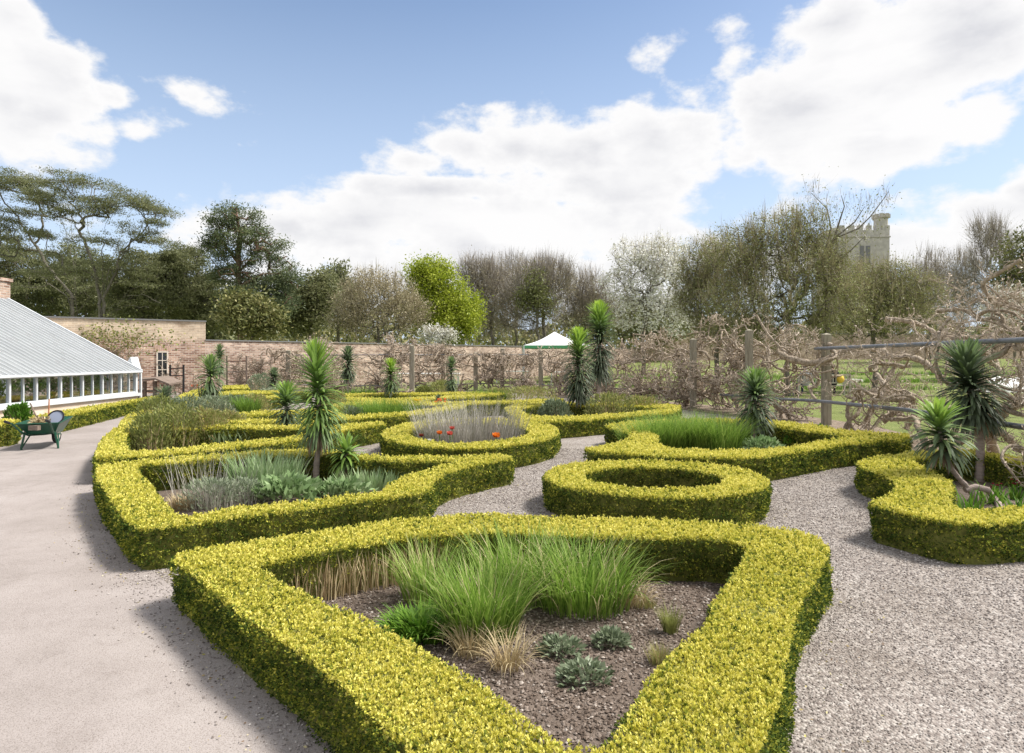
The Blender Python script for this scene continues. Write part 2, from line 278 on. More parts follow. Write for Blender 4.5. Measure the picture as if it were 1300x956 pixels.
def brick_mat(name, c1, c2, mortar, topz=None, ctop=None):
    m = mat(name, rough=.95, spec=.1); n, l, b = nodes(m); t = n.new('ShaderNodeTexCoord'); s = n.new('ShaderNodeSeparateXYZ'); l.new(t.outputs['Object'], s.inputs[0])
    ad = n.new('ShaderNodeMath'); ad.operation = 'ADD'; l.new(s.outputs[0], ad.inputs[0]); l.new(s.outputs[1], ad.inputs[1])
    c = n.new('ShaderNodeCombineXYZ'); l.new(ad.outputs[0], c.inputs[0]); l.new(s.outputs[2], c.inputs[1])
    br = n.new('ShaderNodeTexBrick'); l.new(c.outputs[0], br.inputs['Vector']); br.inputs['Scale'].default_value = 1; br.inputs['Brick Width'].default_value = .23; br.inputs['Row Height'].default_value = .078; br.inputs['Mortar Size'].default_value = .011
    br.inputs['Color1'].default_value = (*c1, 1); br.inputs['Color2'].default_value = (*c2, 1); br.inputs['Mortar'].default_value = (*mortar, 1); br.inputs['Bias'].default_value = -.1
    col = br.outputs['Color']
    if ctop:
        gt = n.new('ShaderNodeMapRange'); l.new(s.outputs[2], gt.inputs[0]); gt.inputs[1].default_value = topz - .25; gt.inputs[2].default_value = topz + .1
        mt = n.new('ShaderNodeMix'); mt.data_type = 'RGBA'; mt.blend_type = 'MIX'; ml = n.new('ShaderNodeMath'); ml.operation = 'MULTIPLY'; ml.inputs[1].default_value = .6; l.new(gt.outputs[0], ml.inputs[0]); l.new(ml.outputs[0], mt.inputs['Factor']); l.new(col, mt.inputs['A']); mt.inputs['B'].default_value = (*ctop, 1); col = mt.outputs['Result']
    z = n.new('ShaderNodeTexNoise'); z.inputs['Scale'].default_value = 1.1; z.inputs['Detail'].default_value = 9; z.inputs['Roughness'].default_value = .68; l.new(t.outputs['Object'], z.inputs['Vector'])
    r2 = ramp(n, [(.34, (.55, .50, .46)), (.5, (.95, .95, .95)), (.66, (1.25, 1.25, 1.22))]); l.new(z.outputs['Fac'], r2.inputs[0])
    mx = n.new('ShaderNodeMix'); mx.data_type = 'RGBA'; mx.blend_type = 'MULTIPLY'; mx.inputs['Factor'].default_value = 1; l.new(col, mx.inputs['A']); l.new(r2.outputs[0], mx.inputs['B']); l.new(mx.outputs['Result'], b.inputs['Base Color'])
    bp = n.new('ShaderNodeBump'); bp.inputs['Strength'].default_value = .6; bp.inputs['Distance'].default_value = .01; bp.invert = True; l.new(br.outputs['Fac'], bp.inputs['Height']); l.new(bp.outputs[0], b.inputs['Normal'])
    return m
def glass_mat():
    m = bpy.data.materials.new('window_glass'); m.use_nodes = True; n, l = m.node_tree.nodes, m.node_tree.links; n.remove(n['Principled BSDF'])
    t = n.new('ShaderNodeBsdfTransparent'); t.inputs[0].default_value = (.86, .90, .91, 1); gl = n.new('ShaderNodeBsdfGlossy'); gl.inputs['Roughness'].default_value = .04
    mx = n.new('ShaderNodeMixShader'); mx.inputs[0].default_value = .16; l.new(t.outputs[0], mx.inputs[1]); l.new(gl.outputs[0], mx.inputs[2]); l.new(mx.outputs[0], n['Material Output'].inputs[0]); return m
M['lawn'] = ground_mat(); M['gravel'] = gravel_mat(); M['path'] = path_mat(); M['glass'] = glass_mat()
M['brick'] = brick_mat('old_brick', (.27, .165, .125), (.66, .50, .40), (.56, .50, .44))
M['brick2'] = brick_mat('tall_wall_brick', (.25, .135, .10), (.68, .47, .36), (.62, .55, .47), 2.45, (.74, .63, .47))
M['render'] = noise_mat('ochre_render', [(.3, (.62, .48, .34)), (.5, (.68, .56, .43)), (.7, (.70, .63, .55))], 1.6, detail=7, bump=.2)
M['roofglass'] = noise_mat('limewashed_glass', [(.3, (.31, .325, .33)), (.6, (.40, .415, .42)), (.8, (.49, .505, .51))], 2.2, detail=6, rough=.7, spec=.3, stretch=(.4, 3, .4))

n_, l_, b_ = nodes(M['roofglass']); tr_ = n_.new('ShaderNodeBsdfTranslucent'); tr_.inputs[0].default_value = (.75, .78, .80, 1); mx_ = n_.new('ShaderNodeMixShader'); mx_.inputs[0].default_value = .42
l_.new(b_.outputs[0], mx_.inputs[1]); l_.new(tr_.outputs[0], mx_.inputs[2]); l_.new(mx_.outputs[0], n_['Material Output'].inputs[0])

# ------------------------------------------------------------------ setting: ground, gravel, path
def terrain_z(x, y):
    a = np.clip((y - 33) / 40, 0, 1); a = a * a * (3 - 2 * a); b = np.clip((x - 1.5) / 9, 0, 1)
    far = np.clip((y - 90) / 60, 0, 1)
    return 1.35 * a * b * (1 - far * .0)
xs = np.unique(np.concatenate([np.linspace(-1400, -60, 12), np.linspace(-60, 100, 65), np.linspace(100, 1400, 12)]))
ys = np.unique(np.concatenate([np.linspace(-60, 0, 5), np.linspace(0, 110, 56), np.linspace(110, 1800, 14)]))
X, Y = np.meshgrid(xs, ys); Z = terrain_z(X, Y)
mb = MB(); nx, ny = len(xs), len(ys); i = np.arange(ny - 1)[:, None] * nx; j = np.arange(nx - 1)[None]
mb.add(np.stack([X, Y, Z], -1).reshape(-1, 3), np.stack([i + j, i + j + 1, i + nx + j + 1, i + nx + j], -1).reshape(-1, 4))
mb.build('ground', M['lawn'], smooth=True, kind='structure')
def sheet(name, poly, z, m, kind='structure'):
    P = [Vector((p[0], p[1], 0)) for p in poly]; tri = geometry.tessellate_polygon([P]); mb = MB(); v = np.array([(p.x, p.y, z) for p in P])
    f = np.array(tri); 
    a, b, c = v[f[:, 0]], v[f[:, 1]], v[f[:, 2]]; cr = np.cross(b - a, c - a)[:, 2]; f[cr < 0] = f[cr < 0][:, ::-1]
    mb.add(v, f); return mb.build(name, m, kind=kind)

# the pergola fence line (world x, y), from the near right round the garden to the far left
FEN = np.array([(6.2, 3.0), (6.4, 6.5), (6.70, 8.3), (7.15, 12.0), (7.46, 15.0), (6.75, 18.0), (5.84, 20.3), (3.6, 24.0), (1.3, 28.0), (-.53, 29.9), (-1.85, 29.8), (-4.4, 28.3), (-7.6, 28.9), (-11.0, 30.3)])
seg = np.linalg.norm(np.diff(FEN, axis=0), axis=1); FS = np.concatenate([[0], np.cumsum(seg)])
def fen(s): return np.array([np.interp(s, FS, FEN[:, 0]), np.interp(s, FS, FEN[:, 1])])
gpoly = [(-40, -8), (8, -8)] + [tuple(p + np.array([.1, 0])) for p in FEN] + [(-14.5, 29.5), (-40, 17)]
sheet('gravel', gpoly, .004, M['gravel'])
pth = [(-40, -7.5), (2.0, -7.5), (.2, .3), tuple(g(560, 1090)[:2]), tuple(g(470, 980)[:2]), tuple(g(395, 905)[:2]), tuple(g(330, 855)[:2]), tuple(g(262, 800)[:2]), tuple(g(228, 755)[:2]), tuple(g(196, 728)[:2]), tuple(g(165, 700)[:2]), tuple(g(150, 670)[:2]), tuple(g(140, 640)[:2]), tuple(g(135, 610)[:2]),
       tuple(g(140, 580)[:2]), tuple(g(160, 555)[:2]), tuple(g(185, 540)[:2]), tuple(g(215, 527)[:2]), tuple(g(235, 515)[:2]), tuple(g(215, 510)[:2]), (-40, 25)]
sheet('path', pth, .008, M['path'])

# ------------------------------------------------------------------ hedges
HT = .34
def inpoly(P, x, y):
    n = len(P); ins = np.zeros(len(x), bool); j = n - 1
    for i in range(n):
        xi, yi = P[i]; xj, yj = P[j]
        c = ((yi > y) != (yj > y)) & (x < (xj - xi) * (y - yi) / (yj - yi + 1e-12) + xi); ins ^= c; j = i
    return ins
def chaikin(P, k=.12):
    out = []
    for i in range(len(P)):
        a, b = P[i], P[(i + 1) % len(P)]; L = np.linalg.norm(b - a); q = min(k, .06 / max(L, .01)) if L > .2 else .25
        out += [a * (1 - q) + b * q, a * q + b * (1 - q)]
    return np.array(out)
def area(P): return .5 * np.sum(P[:, 0] * np.roll(P[:, 1], -1) - np.roll(P[:, 0], -1) * P[:, 1])
def inset(P, d):
    if area(P) < 0: P = P[::-1]
    t = norm(np.roll(P, -1, 0) - P); n = np.stack([t[:, 1], -t[:, 0]], -1); nn = norm(n + np.roll(n, 1, 0)); return P - nn * d
def leafsize(d): return np.clip(.0068 + .0021 * d, .0125, .036)
def tuft_leaves(mb, pos, nrm, L, tint, k=5, spread=.75, mat=0):
    N = len(pos); p = np.repeat(pos, k, 0); d = np.repeat(nrm, k, 0) + rng.normal(size=(N * k, 3)) * spread
    LL = np.repeat(L, k) * rng.uniform(.7, 1.25, N * k); tt = np.clip(np.repeat(tint, k) + rng.normal(size=N * k) * .08, 0, 1)
    leaves(mb, p + rng.normal(size=(N * k, 3)) * (LL * .25)[:, None], d, LL, LL * .62, tt, mat)
ALLH = []
def hedge(label, outer, inner, h=HT, bare=None, group='clipped box hedges of the knot garden', world=False, lushtop=.90):
    conv = (lambda q: np.array(q, float)) if world else (lambda q: np.array([g(a, b, h)[:2] for a, b in q]))
    O = chaikin(conv(outer)); I = chaikin(conv(inner)) if inner is not None else None
    if area(O) < 0: O = O[::-1]
    if I is not None and area(I) < 0: I = I[::-1]
    ALLH.append((O, I)); mb = MB(); cen = O.mean(0)
    # dark twiggy core
    Oc = inset(O, .03); Ic = inset(I, -.03) if I is not None else None
    loops = [[Vector((*p, 0)) for p in Oc]] + ([[Vector((*p, 0)) for p in Ic]] if I is not None else [])
    tri = np.array(geometry.tessellate_polygon(loops)); V = np.concatenate([Oc] + ([Ic] if I is not None else [])); top = np.column_stack([V, np.full(len(V), h - .03)])
    a, b, c = top[tri[:, 0]], top[tri[:, 1]], top[tri[:, 2]]; cr = np.cross(b - a, c - a)[:, 2]; tri[cr < 0] = tri[cr < 0][:, ::-1]
    mb.add(top, tri, .1, 1)
    for P, sgn in ((Oc, 1), (Ic, -1)):
        if P is None: continue
        n = len(P); v = np.concatenate([np.column_stack([P, np.full(n, -.01)]), np.column_stack([P, np.full(n, h - .03)])]); q = np.arange(n); r = (q + 1) % n
        mb.add(v, np.stack([q, r, r + n, q + n], -1) if sgn > 0 else np.stack([r, q, q + n, r + n], -1), .1, 1)
    # top foliage
    lo, hi = O.min(0), O.max(0); dmin = max(2.6, np.min(np.linalg.norm(O, axis=1))); Lm = leafsize(dmin); A = np.prod(hi - lo)
    N = int(min(1.25 / Lm ** 2 * A, 3e6)); x = rng.uniform(lo[0], hi[0], N); y = rng.uniform(lo[1], hi[1], N)
    d = np.hypot(x, y); L = leafsize(np.maximum(d, 2.6)); keep = (rng.random(N) < (Lm / L) ** 2) & inpoly(O, x, y)
    if I is not None: keep &= ~inpoly(I, x, y)
    keep &= (y > .9)
    x, y, L = x[keep], y[keep], L[keep]; n = len(x)
    z = h - .018 + .018 * wav(x, y, .9) + .006 * wav(x * 3, y * 3, 1) + rng.uniform(-.016, .016, n)
    pat = wav(x + 3, y - 2, .8); tint = np.clip(lushtop + .10 * pat + .06 * wav(x * 3, y * 3, 1.1) + rng.normal(size=n) * .12, .3, 1); tint[rng.random(n) < .14] -= .3
    # upright shoots: green below, yellow at the tip
    k = 7; hf = rng.random((n, k)); P = np.repeat(np.stack([x, y, z - .012], -1), k, 0); P[:, 2] += (hf * L[:, None] * 1.3).ravel() + np.repeat(rng.normal(size=n) * L * .35, k)
    LL = np.repeat(L, k) * rng.uniform(.75, 1.2, n * k); P[:, :2] += rng.normal(size=(n * k, 2)) * (LL * .16)[:, None]
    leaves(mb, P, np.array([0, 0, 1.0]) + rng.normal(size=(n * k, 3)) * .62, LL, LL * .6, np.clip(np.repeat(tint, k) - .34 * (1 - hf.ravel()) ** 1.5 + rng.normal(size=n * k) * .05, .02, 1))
    # sides
    for P, sgn in ((O, 1), (I, -1)):
        if P is None: continue
        Q = np.roll(P, -1, 0); ln = np.linalg.norm(Q - P, axis=1); mid = (P + Q) / 2; dd = np.maximum(np.linalg.norm(mid, axis=1), 2.6); Ls = leafsize(dd)
        t = norm(Q - P); nr = np.stack([t[:, 1], -t[:, 0]], -1) * sgn
        face = (nr * -mid).sum(1) / dd            # sides turned away get a thinner coat
        cnt = np.round(1.7 * ln * h / Ls ** 2 * np.where(face > -.35, 1, .5)).astype(int); cnt[mid[:, 1] < .9] = 0
        idx = np.repeat(np.arange(len(P)), cnt); n = len(idx)
        if n == 0: continue
        u = rng.random(n)[:, None]; xy = P[idx] * (1 - u) + Q[idx] * u; z = rng.uniform(.0, 1.0, n) * h
        bul = .030 * wav(xy[:, 0] * 1.3 + z * 3, xy[:, 1] * 1.3 - z * 2, 1.6) + rng.uniform(-.028, .012, n) - .02 * (z < .06) - .02 * (z > h - .03)
        xy = xy + nr[idx] * bul[:, None]; L = Ls[idx]; nz3 = np.column_stack([nr[idx], np.full(n, .55)])
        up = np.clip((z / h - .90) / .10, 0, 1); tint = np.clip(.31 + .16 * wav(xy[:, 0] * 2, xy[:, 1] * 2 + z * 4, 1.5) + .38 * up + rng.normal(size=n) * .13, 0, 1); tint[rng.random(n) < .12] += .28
        thin = (wav(xy[:, 0] * 1.1 + 5, xy[:, 1] * 1.1 + z * 2.5, 1.7) > .62) & (z < h * .8) & (rng.random(n) < .6) | (z < .05) & (rng.random(n) < .45)
        kp = ~thin; xy, z, L, nz3, tint = xy[kp], z[kp], L[kp], nz3[kp], tint[kp]; n = len(z)
        if bare is not None:
            x0, x1, y0, y1, zb = bare; m_ = (xy[:, 0] > x0) & (xy[:, 0] < x1) & (xy[:, 1] > y0) & (xy[:, 1] < y1) & (z < zb + .04 * wav(xy[:, 0] * 5, xy[:, 1], 1.5)) & (sgn < 0)
            kp = ~m_ | (rng.random(n) < .05); xy, z, L, nz3, tint = xy[kp], z[kp], L[kp], nz3[kp], tint[kp]
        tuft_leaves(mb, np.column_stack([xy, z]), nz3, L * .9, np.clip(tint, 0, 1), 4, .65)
    o = mb.build('box_hedge', [M['hedge'], M['hedge_core']], label=label, cat='hedge', group=group, origin=(cen[0], cen[1], 0))
    if I is not None: sheet('bed_soil', inset(I, -.06), .012, M['soil'])
    return o

A_out = [(217,706),(250,697),(312,688),(403,676),(444,668),(498,660),(560,653),(613,650),(700,654),(777,657),(897,661),(961,665),(1003,671),(1035,680),(1054,695),(1044,722),(1022,752),(1008,784),(1000,830),(990,890),(960,960),(900,1030),(800,1080),(690,1070),(600,1015),(520,950),(437,870),(403,843),(362,813),(318,786),(264,742)]
A_in = [(325,717),(383,704),(423,697),(488,686),(538,679),(620,674),(703,678),(758,681),(823,682),(892,682),(930,686),(948,694),(944,710),(928,732),(906,760),(900,785),(869,812),(842,835),(822,862),(800,905),(760,950),(715,945),(660,905),(603,858),(565,838),(525,814),(481,791),(444,771),(417,764),(389,751),(349,731)]
barebox = (g(372, 690, HT)[0] - .1, g(575, 690, HT)[0], 4.2, 5.2, .24)
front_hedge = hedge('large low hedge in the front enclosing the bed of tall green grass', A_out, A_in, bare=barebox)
hedge('hedge round the iris bed, with a tall single-trunk spiky plant standing inside it',
 [(122,591),(170,587),(205,583),(277,578),(348,573),(400,570.5),(441,573),(462,577.5),(504,580.5),(545,580.5),(597,579),(637,576.5),(652,579.5),(649,582.5),(624,587),(593,593),(568,600),(552,608),(545,621),(533,627),(491,632),(441,638),(400,644),(367,647),(301,655),(239,664),(179,671),(159,659),(146,641),(134,624),(124,608)],
 [(173,591),(229,587.4),(277,584),(348,579),(396,577.5),(441,578.5),(456,582.3),(504,585),(545,585.7),(585,584.5),(545,595),(512,604),(493,617),(483,624),(441,628.5),(400,635),(360,638),(315,641.5),(291,645),(234,654),(227,654),(220,648),(200,629),(190,612.5),(179,605)])
hedge('hedge round the bed of olive bushes and pale irises beside the path',
 [(121,582),(124,570),(130,558.6),(145,545),(163,543.5),(220,543.5),(276,540.5),(350,541.5),(419,542),(451,539),(480,535.5),(490,538.5),(451,545),(417,551.5),(386,558),(340,564),(277,571),(229,575.5),(170,580)],
 [(163,573.5),(159,557),(166,547),(220,546.5),(276,543.8),(350,544.6),(405,545),(425,545),(405,549),(386,553),(350,558),(295,563),(247,567.5),(202,571.5)])
hedge('curved hedge beside the bend of the path, enclosing a small spiky plant',
 [(150.6,541.5),(158,531),(180,523.5),(200,520.8),(262,518.2),(270,521),(262,531),(256,541),(200,542.5)],
 [(176,540),(183,529.5),(202,524),(255,521),(246,531),(240,539.5)])
hedge('pointed leaf-shaped hedge behind the pale irises',
 [(272,534.5),(288,529.5),(305,526),(346,522.6),(400,521),(430,524),(424,532),(400,536.5),(350,537.5),(300,537.3)],
 [(296,532.6),(320,528.6),(346,526.4),(400,525),(414,527),(406,532.3),(350,533.8)])
def ringpx(cx, cy0, cy1, rx, n=28, h=HT):
    a = g(cx, cy0, h)[1]; b = g(cx, cy1, h)[1]; cy = (a + b) / 2; X0 = (cx - 650) / FPX * cy; rX = rx / FPX * cy; rY = abs(a - b) / 2
    return [(X0 + rX * math.cos(t), cy + rY * math.sin(t)) for t in np.linspace(0, 2 * math.pi, n, endpoint=False)]
hedge('empty oval hedge ring on the gravel', ringpx(830, 584.5, 631, 139), ringpx(829, 592, 620, 88), world=True)
hedge('oval hedge ring round the grey lavender and orange poppies', ringpx(599, 532, 569, 110), ringpx(597, 538, 562.5, 76), world=True)
hedge('hedge with a green grass strip and yellow flowers, behind the poppy ring',
 [(427,533),(469,530.5),(501,528.5),(539,525.5),(566,522.5),(588,518.5),(592,516),(584,513.6),(566,512.4),(540,511),(500,510.5),(450,511.5),(424,514.5),(414,524)],
 [(440,529.7),(469,527.4),(501,525.3),(539,521.8),(562,518.6),(572,516.6),(560,515),(500,513.6),(452,514.8),(434,517.5),(428,524)])
hedge('narrow hedge of the far middle bed in front of the pergola',
 [(400,504),(440,500.8),(500,500),(560,499.3),(614,498.3),(642,500.5),(600,505),(540,508.5),(498,511),(440,508.8)],
 [(422,504.4),(450,502.7),(500,502),(560,501.3),(608,500.8),(560,503.8),(500,507),(450,506.2)])
hedge('broad hedge round the two tall spiky plants right of centre',
 [(654,532),(647,526),(641,519.6),(652,515),(675,512.5),(701,511.7),(760,512.5),(820,513.5),(848,514),(864,516.5),(862,521),(848,525.6),(809,528.5),(768,531.5),(740,533.8),(710,535.6),(680,535.3)],
 [(672,528.6),(664,523.6),(660,520),(680,517),(701,515.7),(760,516),(820,517),(843,518.3),(846,520.4),(809,524.3),(768,527),(740,529),(710,530),(690,529.8)])
hedge('thin hedge running behind the lavender towards the pergola',
 [(560,512.2),(618,510.3),(671,508.8),(712,506.5),(716,508.2),(671,511),(618,513),(590,514.2)], None)
hedge('scalloped hedge round the green grass clump on the right',
 [(740,570.5),(764,566),(790,561),(801,555.5),(796,549),(780,544.5),(767,541.5),(797,536.5),(848,533.6),(900,533),(950,534),(985,535.5),(1028,541),(1068,546.5),(1119,551),(1152,552.8),(1156,556),(1140,559.5),(1119,560),(1068,565),(1017,573),(973,580),(946,581.5),(899,580.5),(831,578.5),(764,575)],
 [(846,568),(833,563),(836,555),(828,548),(816,542.5),(848,538.4),(900,537.5),(950,538.6),(980,541),(1024,547.5),(1068,552),(1098,554.6),(1068,558),(1011,565.5),(973,571),(946,572.5),(899,571.5)])
hedge('scalloped hedge at the right round the two leaning spiky plants',
 [(1087,586),(1110,581),(1160,575),(1236,572.5),(1300,583),(1380,597),(1440,615),(1420,645),(1360,655),(1300,661),(1248,664.5),(1210,663),(1173,655.7),(1135,647),(1106,640),(1107,635),(1128,629),(1139,620),(1135,610),(1118,600),(1095,594)],
 [(1160,584),(1200,580),(1245,579),(1300,589),(1350,601),(1375,614),(1365,632),(1300,642),(1273,644),(1230,647),(1207,641),(1209,625.5),(1208,613),(1185,600),(1165,591)])
# far left beds
hedge('square end of a far hedge beneath the brick wall', [(282,494),(284,490.6),(314,490.2),(317,494)], None, h=.42)
hedge('far hedge with a long bright side in front of the wall', [(219,507),(236,500),(254,494.6),(264,494),(256,500),(246,507.5)], None, h=.42)
hedge('far flat hedge in the shade of the tall wall plants', [(262,499.5),(300,497.2),(345,497),(398,499.2),(345,500.2),(300,500.6),(262,502.6)], None)
hedge('far wide hedge crossing behind the leaning bushes', [(222,516.5),(240,509),(262,507.5),(300,505.8),(355,503),(358,505),(300,509),(266,512.5),(262,517)], [(240,514.4),(248,510.4),(266,509.2),(262,513),(256,515)])
hedge('long hedge along the greenhouse wall', [tuple(g(*p)[:2]) for p in [(72,551),(110,541.5),(150,531),(185,521.5),(199,518.2)]] + [(-11.35, 20.3), (-11.15, 18.5), (-10.75, 16), (-10.35, 14), (-10.15, 13.2)], None, world=True, lushtop=.84)
hedge('short hedge block at the left edge beyond the wheelbarrow', [(-12.6, 12.1), (-9.35, 12.0), (-9.15, 11.55), (-9.3, 11.15), (-12.6, 10.6)], None, world=True, h=.42)
# stems showing under the bare inner side of the front hedge
mb = MB(); n = 230
px = rng.uniform(372, 575, n); sy = np.interp(px, [325, 383, 423, 488, 538, 620], [717, 704, 697, 686, 679, 674]); B = np.array([g(a, b, HT) for a, b in zip(px, sy)]); B[:, 1] -= rng.uniform(-.01, .07, n); B[:, 2] = 0
ribbons(mb, B, rng.uniform(0, 6.28, n), rng.uniform(-.05, .15, n), rng.uniform(.1, .6, n), rng.uniform(.2, .33, n), .008, 5, rng.random(n), 0, wmin=.8, wob=1.0)
mb.build('bare_stems', M['straw'], front_hedge)

# loose stones and litter over the gravel near the viewer
def blocked(x, y):
    b = np.zeros(len(x), bool)
    for O, I in ALLH: b |= inpoly(O, x, y)
    return b
def pebbles(name, xyz, s, m, **kw):
    N = len(xyz); base = np.array([(1,0,0),(-1,0,0),(0,1,0),(0,-1,0),(0,0,1),(0,0,-1)], float)
    v = base[None] * rng.uniform(.6, 1.2, (N, 6, 1)) * s[:, None, None] * np.array([1, .8, .55]); a = rng.uniform(0, 6.28, N); ca, sa = np.cos(a)[:, None], np.sin(a)[:, None]
    v = np.stack([v[..., 0] * ca - v[..., 1] * sa, v[..., 0] * sa + v[..., 1] * ca, v[..., 2] + .25 * v[..., 0]], -1) + xyz[:, None]
    F = np.array([(0,2,4),(2,1,4),(1,3,4),(3,0,4),(2,0,5),(1,2,5),(3,1,5),(0,3,5)]); mb = MB(); mb.add(v.reshape(-1, 3), (F[None] + np.arange(N)[:, None, None] * 6).reshape(-1, 3), np.repeat(rng.random(N), 8)); return mb.build(name, m, **kw)
M['pebble'] = leaf_mat('pebble', [(0, (.16, .135, .12)), (.4, (.29, .255, .235)), (.8, (.40, .36, .33)), (1, (.54, .50, .465))], 0, .2, .9)
N = 190000; x = rng.uniform(-3.5, 8.5, N); y = 2.2 + 9 * rng.random(N) ** 1.5; pp = np.array([p for p in pth])
ok = ~blocked(x, y) & ~inpoly(pp, x, y) & (np.abs(x) < y * .95) & inpoly(np.array(gpoly), x, y); x, y = x[ok], y[ok]
s = np.clip(.0014 * np.hypot(x, y), .0048, .010) * rng.uniform(.6, 1.5, len(x)); pebbles('loose_gravel', np.column_stack([x, y, .006 + s * .2]), s, M['pebble'], kind='stuff')
N = 2600; t_ = rng.random(N); k = rng.integers(3, 13, N); pa = pp[k] * (1 - t_[:, None]) + pp[k + 1] * t_[:, None]; pa = pa + np.column_stack([-np.abs(rng.normal(size=N)) * .22, rng.normal(size=N) * .05])
s = rng.uniform(.003, .010, N); pebbles('path_grit', np.column_stack([pa, .010 + s * .2]), s, M['pebble'], kind='stuff')
# clippings and fallen leaves along the hedge feet
mb = MB()
for O, I in ALLH[:12]:
    q = inset(O, -.05); nx_ = np.roll(q, -1, 0); ln = np.linalg.norm(nx_ - q, axis=1); cnt = rng.poisson(np.where(np.linalg.norm(q, axis=1) < 9, ln * 34, 0)); idx = np.repeat(np.arange(len(q)), cnt); n = len(idx)
    if not n: continue
    u_ = rng.random(n)[:, None]; p_ = q[idx] * (1 - u_) + nx_[idx] * u_; p_ = p_ + norm(p_ - q.mean(0)) * np.abs(rng.normal(size=n) * .16)[:, None]; L_ = rng.uniform(.010, .024, n)
    leaves(mb, np.column_stack([p_, rng.uniform(.014, .024, n)]), np.column_stack([rng.normal(size=(n, 2)), rng.normal(size=n) * .12]), L_, L_ * .5, rng.random(n), 0)
mb.build('leaf_clippings', leaf_mat('clipping', [(0, (.16, .10, .06)), (.4, (.36, .27, .15)), (.7, (.45, .42, .12)), (1, (.60, .52, .34))], .1), kind='stuff')
# bark mulch in the front bed
Ai = np.array([g(a, b, HT)[:2] for a, b in A_in]); N = 26000; lo, hi = Ai.min(0), Ai.max(0); x = rng.uniform(lo[0], hi[0], N); y = rng.uniform(max(lo[1], 1.5), hi[1], N); ok = inpoly(Ai, x, y); x, y = x[ok], y[ok]
M['mulch'] = leaf_mat('mulch', [(0, (.085, .063, .05)), (.5, (.18, .14, .112)), (.9, (.29, .24, .205)), (1, (.50, .45, .40))], 0, .1, 1)
s = rng.uniform(.004, .015, len(x)); pebbles('bark_mulch', np.column_stack([x, y, .014 + s * .2]), s, M['mulch'], kind='stuff')

# ------------------------------------------------------------------ plants in the beds
def clump(name, label, cat, cx, cy, rx, ry, n, h, w, th=(.1, 1.0), tint=(.3, .8), m='grass', z0=.012, hvar=.3, nseg=5, group=None, dead=0, power=1.2, mb=None, wmin=.3):
    own = mb is None
    if own: mb = MB()
    r = np.sqrt(rng.random(n)); a = rng.uniform(0, 6.28, n); bx = cx + rx * r * np.cos(a); by = cy + ry * r * np.sin(a)
    ph = np.arctan2(np.sin(a) * .8 + rng.normal(size=n) * .5, np.cos(a) * .8 + rng.normal(size=n) * .5)
    hh = h * rng.uniform(1 - hvar, 1 + hvar * .5, n); t1 = rng.uniform(th[0], th[1], n) * (.5 + .7 * r); tt = rng.uniform(tint[0], tint[1], n)
    if dead: tt[rng.random(n) < dead] = 1
    ribbons(mb, np.column_stack([bx, by, np.full(n, z0)]), ph, rng.uniform(0, .22, n) + .15 * r, t1 + .3, hh, w * rng.uniform(.7, 1.3, n), nseg, tt, 0, power, wmin=wmin)
    if own: return mb.build(name, M[m], label=label, cat=cat, group=group, origin=(cx, cy, 0))
def gx(px, py): p = g(px, py); return p[0], p[1]
def grass(label, px, py, rxp, n, h, w=.006, th=(.2, 1.5), tint=(.15, .85), ryf=.7, dead=.09, m='grass', name='grass_clump', cat='ornamental grass', group=None, **k):
    x, y = gx(px, py); rx = rxp / FPX * y; return clump(name, label, cat, x, y, rx, rx * ryf, n, h, w, th, tint, m, dead=dead, group=group, **k)
grp = 'grass clumps in the front bed'
grass('tall grass clump at the left of the front bed, behind the leafy green plant', 545, 765, 34, 300, .42, .009, th=(.1, 1.15), group=grp, tint=(.2, .95))
grass('largest green grass clump in the middle of the front bed', 612, 812, 44, 700, .47, .009, th=(.1, 1.15), group=grp)
grass('dark green grass clump at the back of the front bed', 660, 762, 50, 560, .50, .009, th=(.1, 1.15), group=grp)
grass('arching grass clump at the right of the front bed reaching for the hedge', 742, 775, 56, 700, .50, .009, th=(.3, 1.5), group=grp)
def leafmound(label, px, py, rxp, h, n, L, m='leafy', tint=(.3, .9), name='leafy_plant', cat='plant', ryf=.8, up=.7, group=None, width=.32, nstem=0, yoff=0, mb=None, stem='straw', flat=1.0):
    x, y = gx(px, py); rx = rxp / FPX * y; mb = MB(); r = rng.random(n) ** .5; a = rng.uniform(0, 6.28, n); zz = rng.random(n) ** .8
    env = np.sqrt(np.clip(1 - (zz * .96) ** 2.4, 0, 1)); X_ = x + rx * r * env * np.cos(a); Y_ = y + rx * ryf * r * env * np.sin(a); Z_ = zz * h * (1 + .14 * wav(X_ * 4, Y_ * 4, 1.3)) + .015
    d = np.stack([np.cos(a) * r, np.sin(a) * r, np.full(n, up)], -1) + rng.normal(size=(n, 3)) * .45
    l_ = L * rng.uniform(.6, 1.3, n); leaves(mb, np.stack([X_, Y_, Z_], -1), d, l_, l_ * width, rng.uniform(*tint, n), 0)
    mats = [M[m]]
    if nstem:
        mats.append(M[stem]); a = rng.uniform(0, 6.28, nstem); r = rng.random(nstem) * .7
        ribbons(mb, np.column_stack([x + rx * r * np.cos(a), y + rx * ryf * r * np.sin(a), np.zeros(nstem)]), a, .05, rng.uniform(.1, .7, nstem), h * rng.uniform(.7, 1.15, nstem), .010, 4, rng.random(nstem), 1, wmin=.6)
    return mb.build(name, mats, label=label, cat=cat, group=group, origin=(x, y, 0))
def bladeclump(label, px, py, rxp, n, h, w, **k): return grass(label, px, py, rxp, n, h, w, **k)
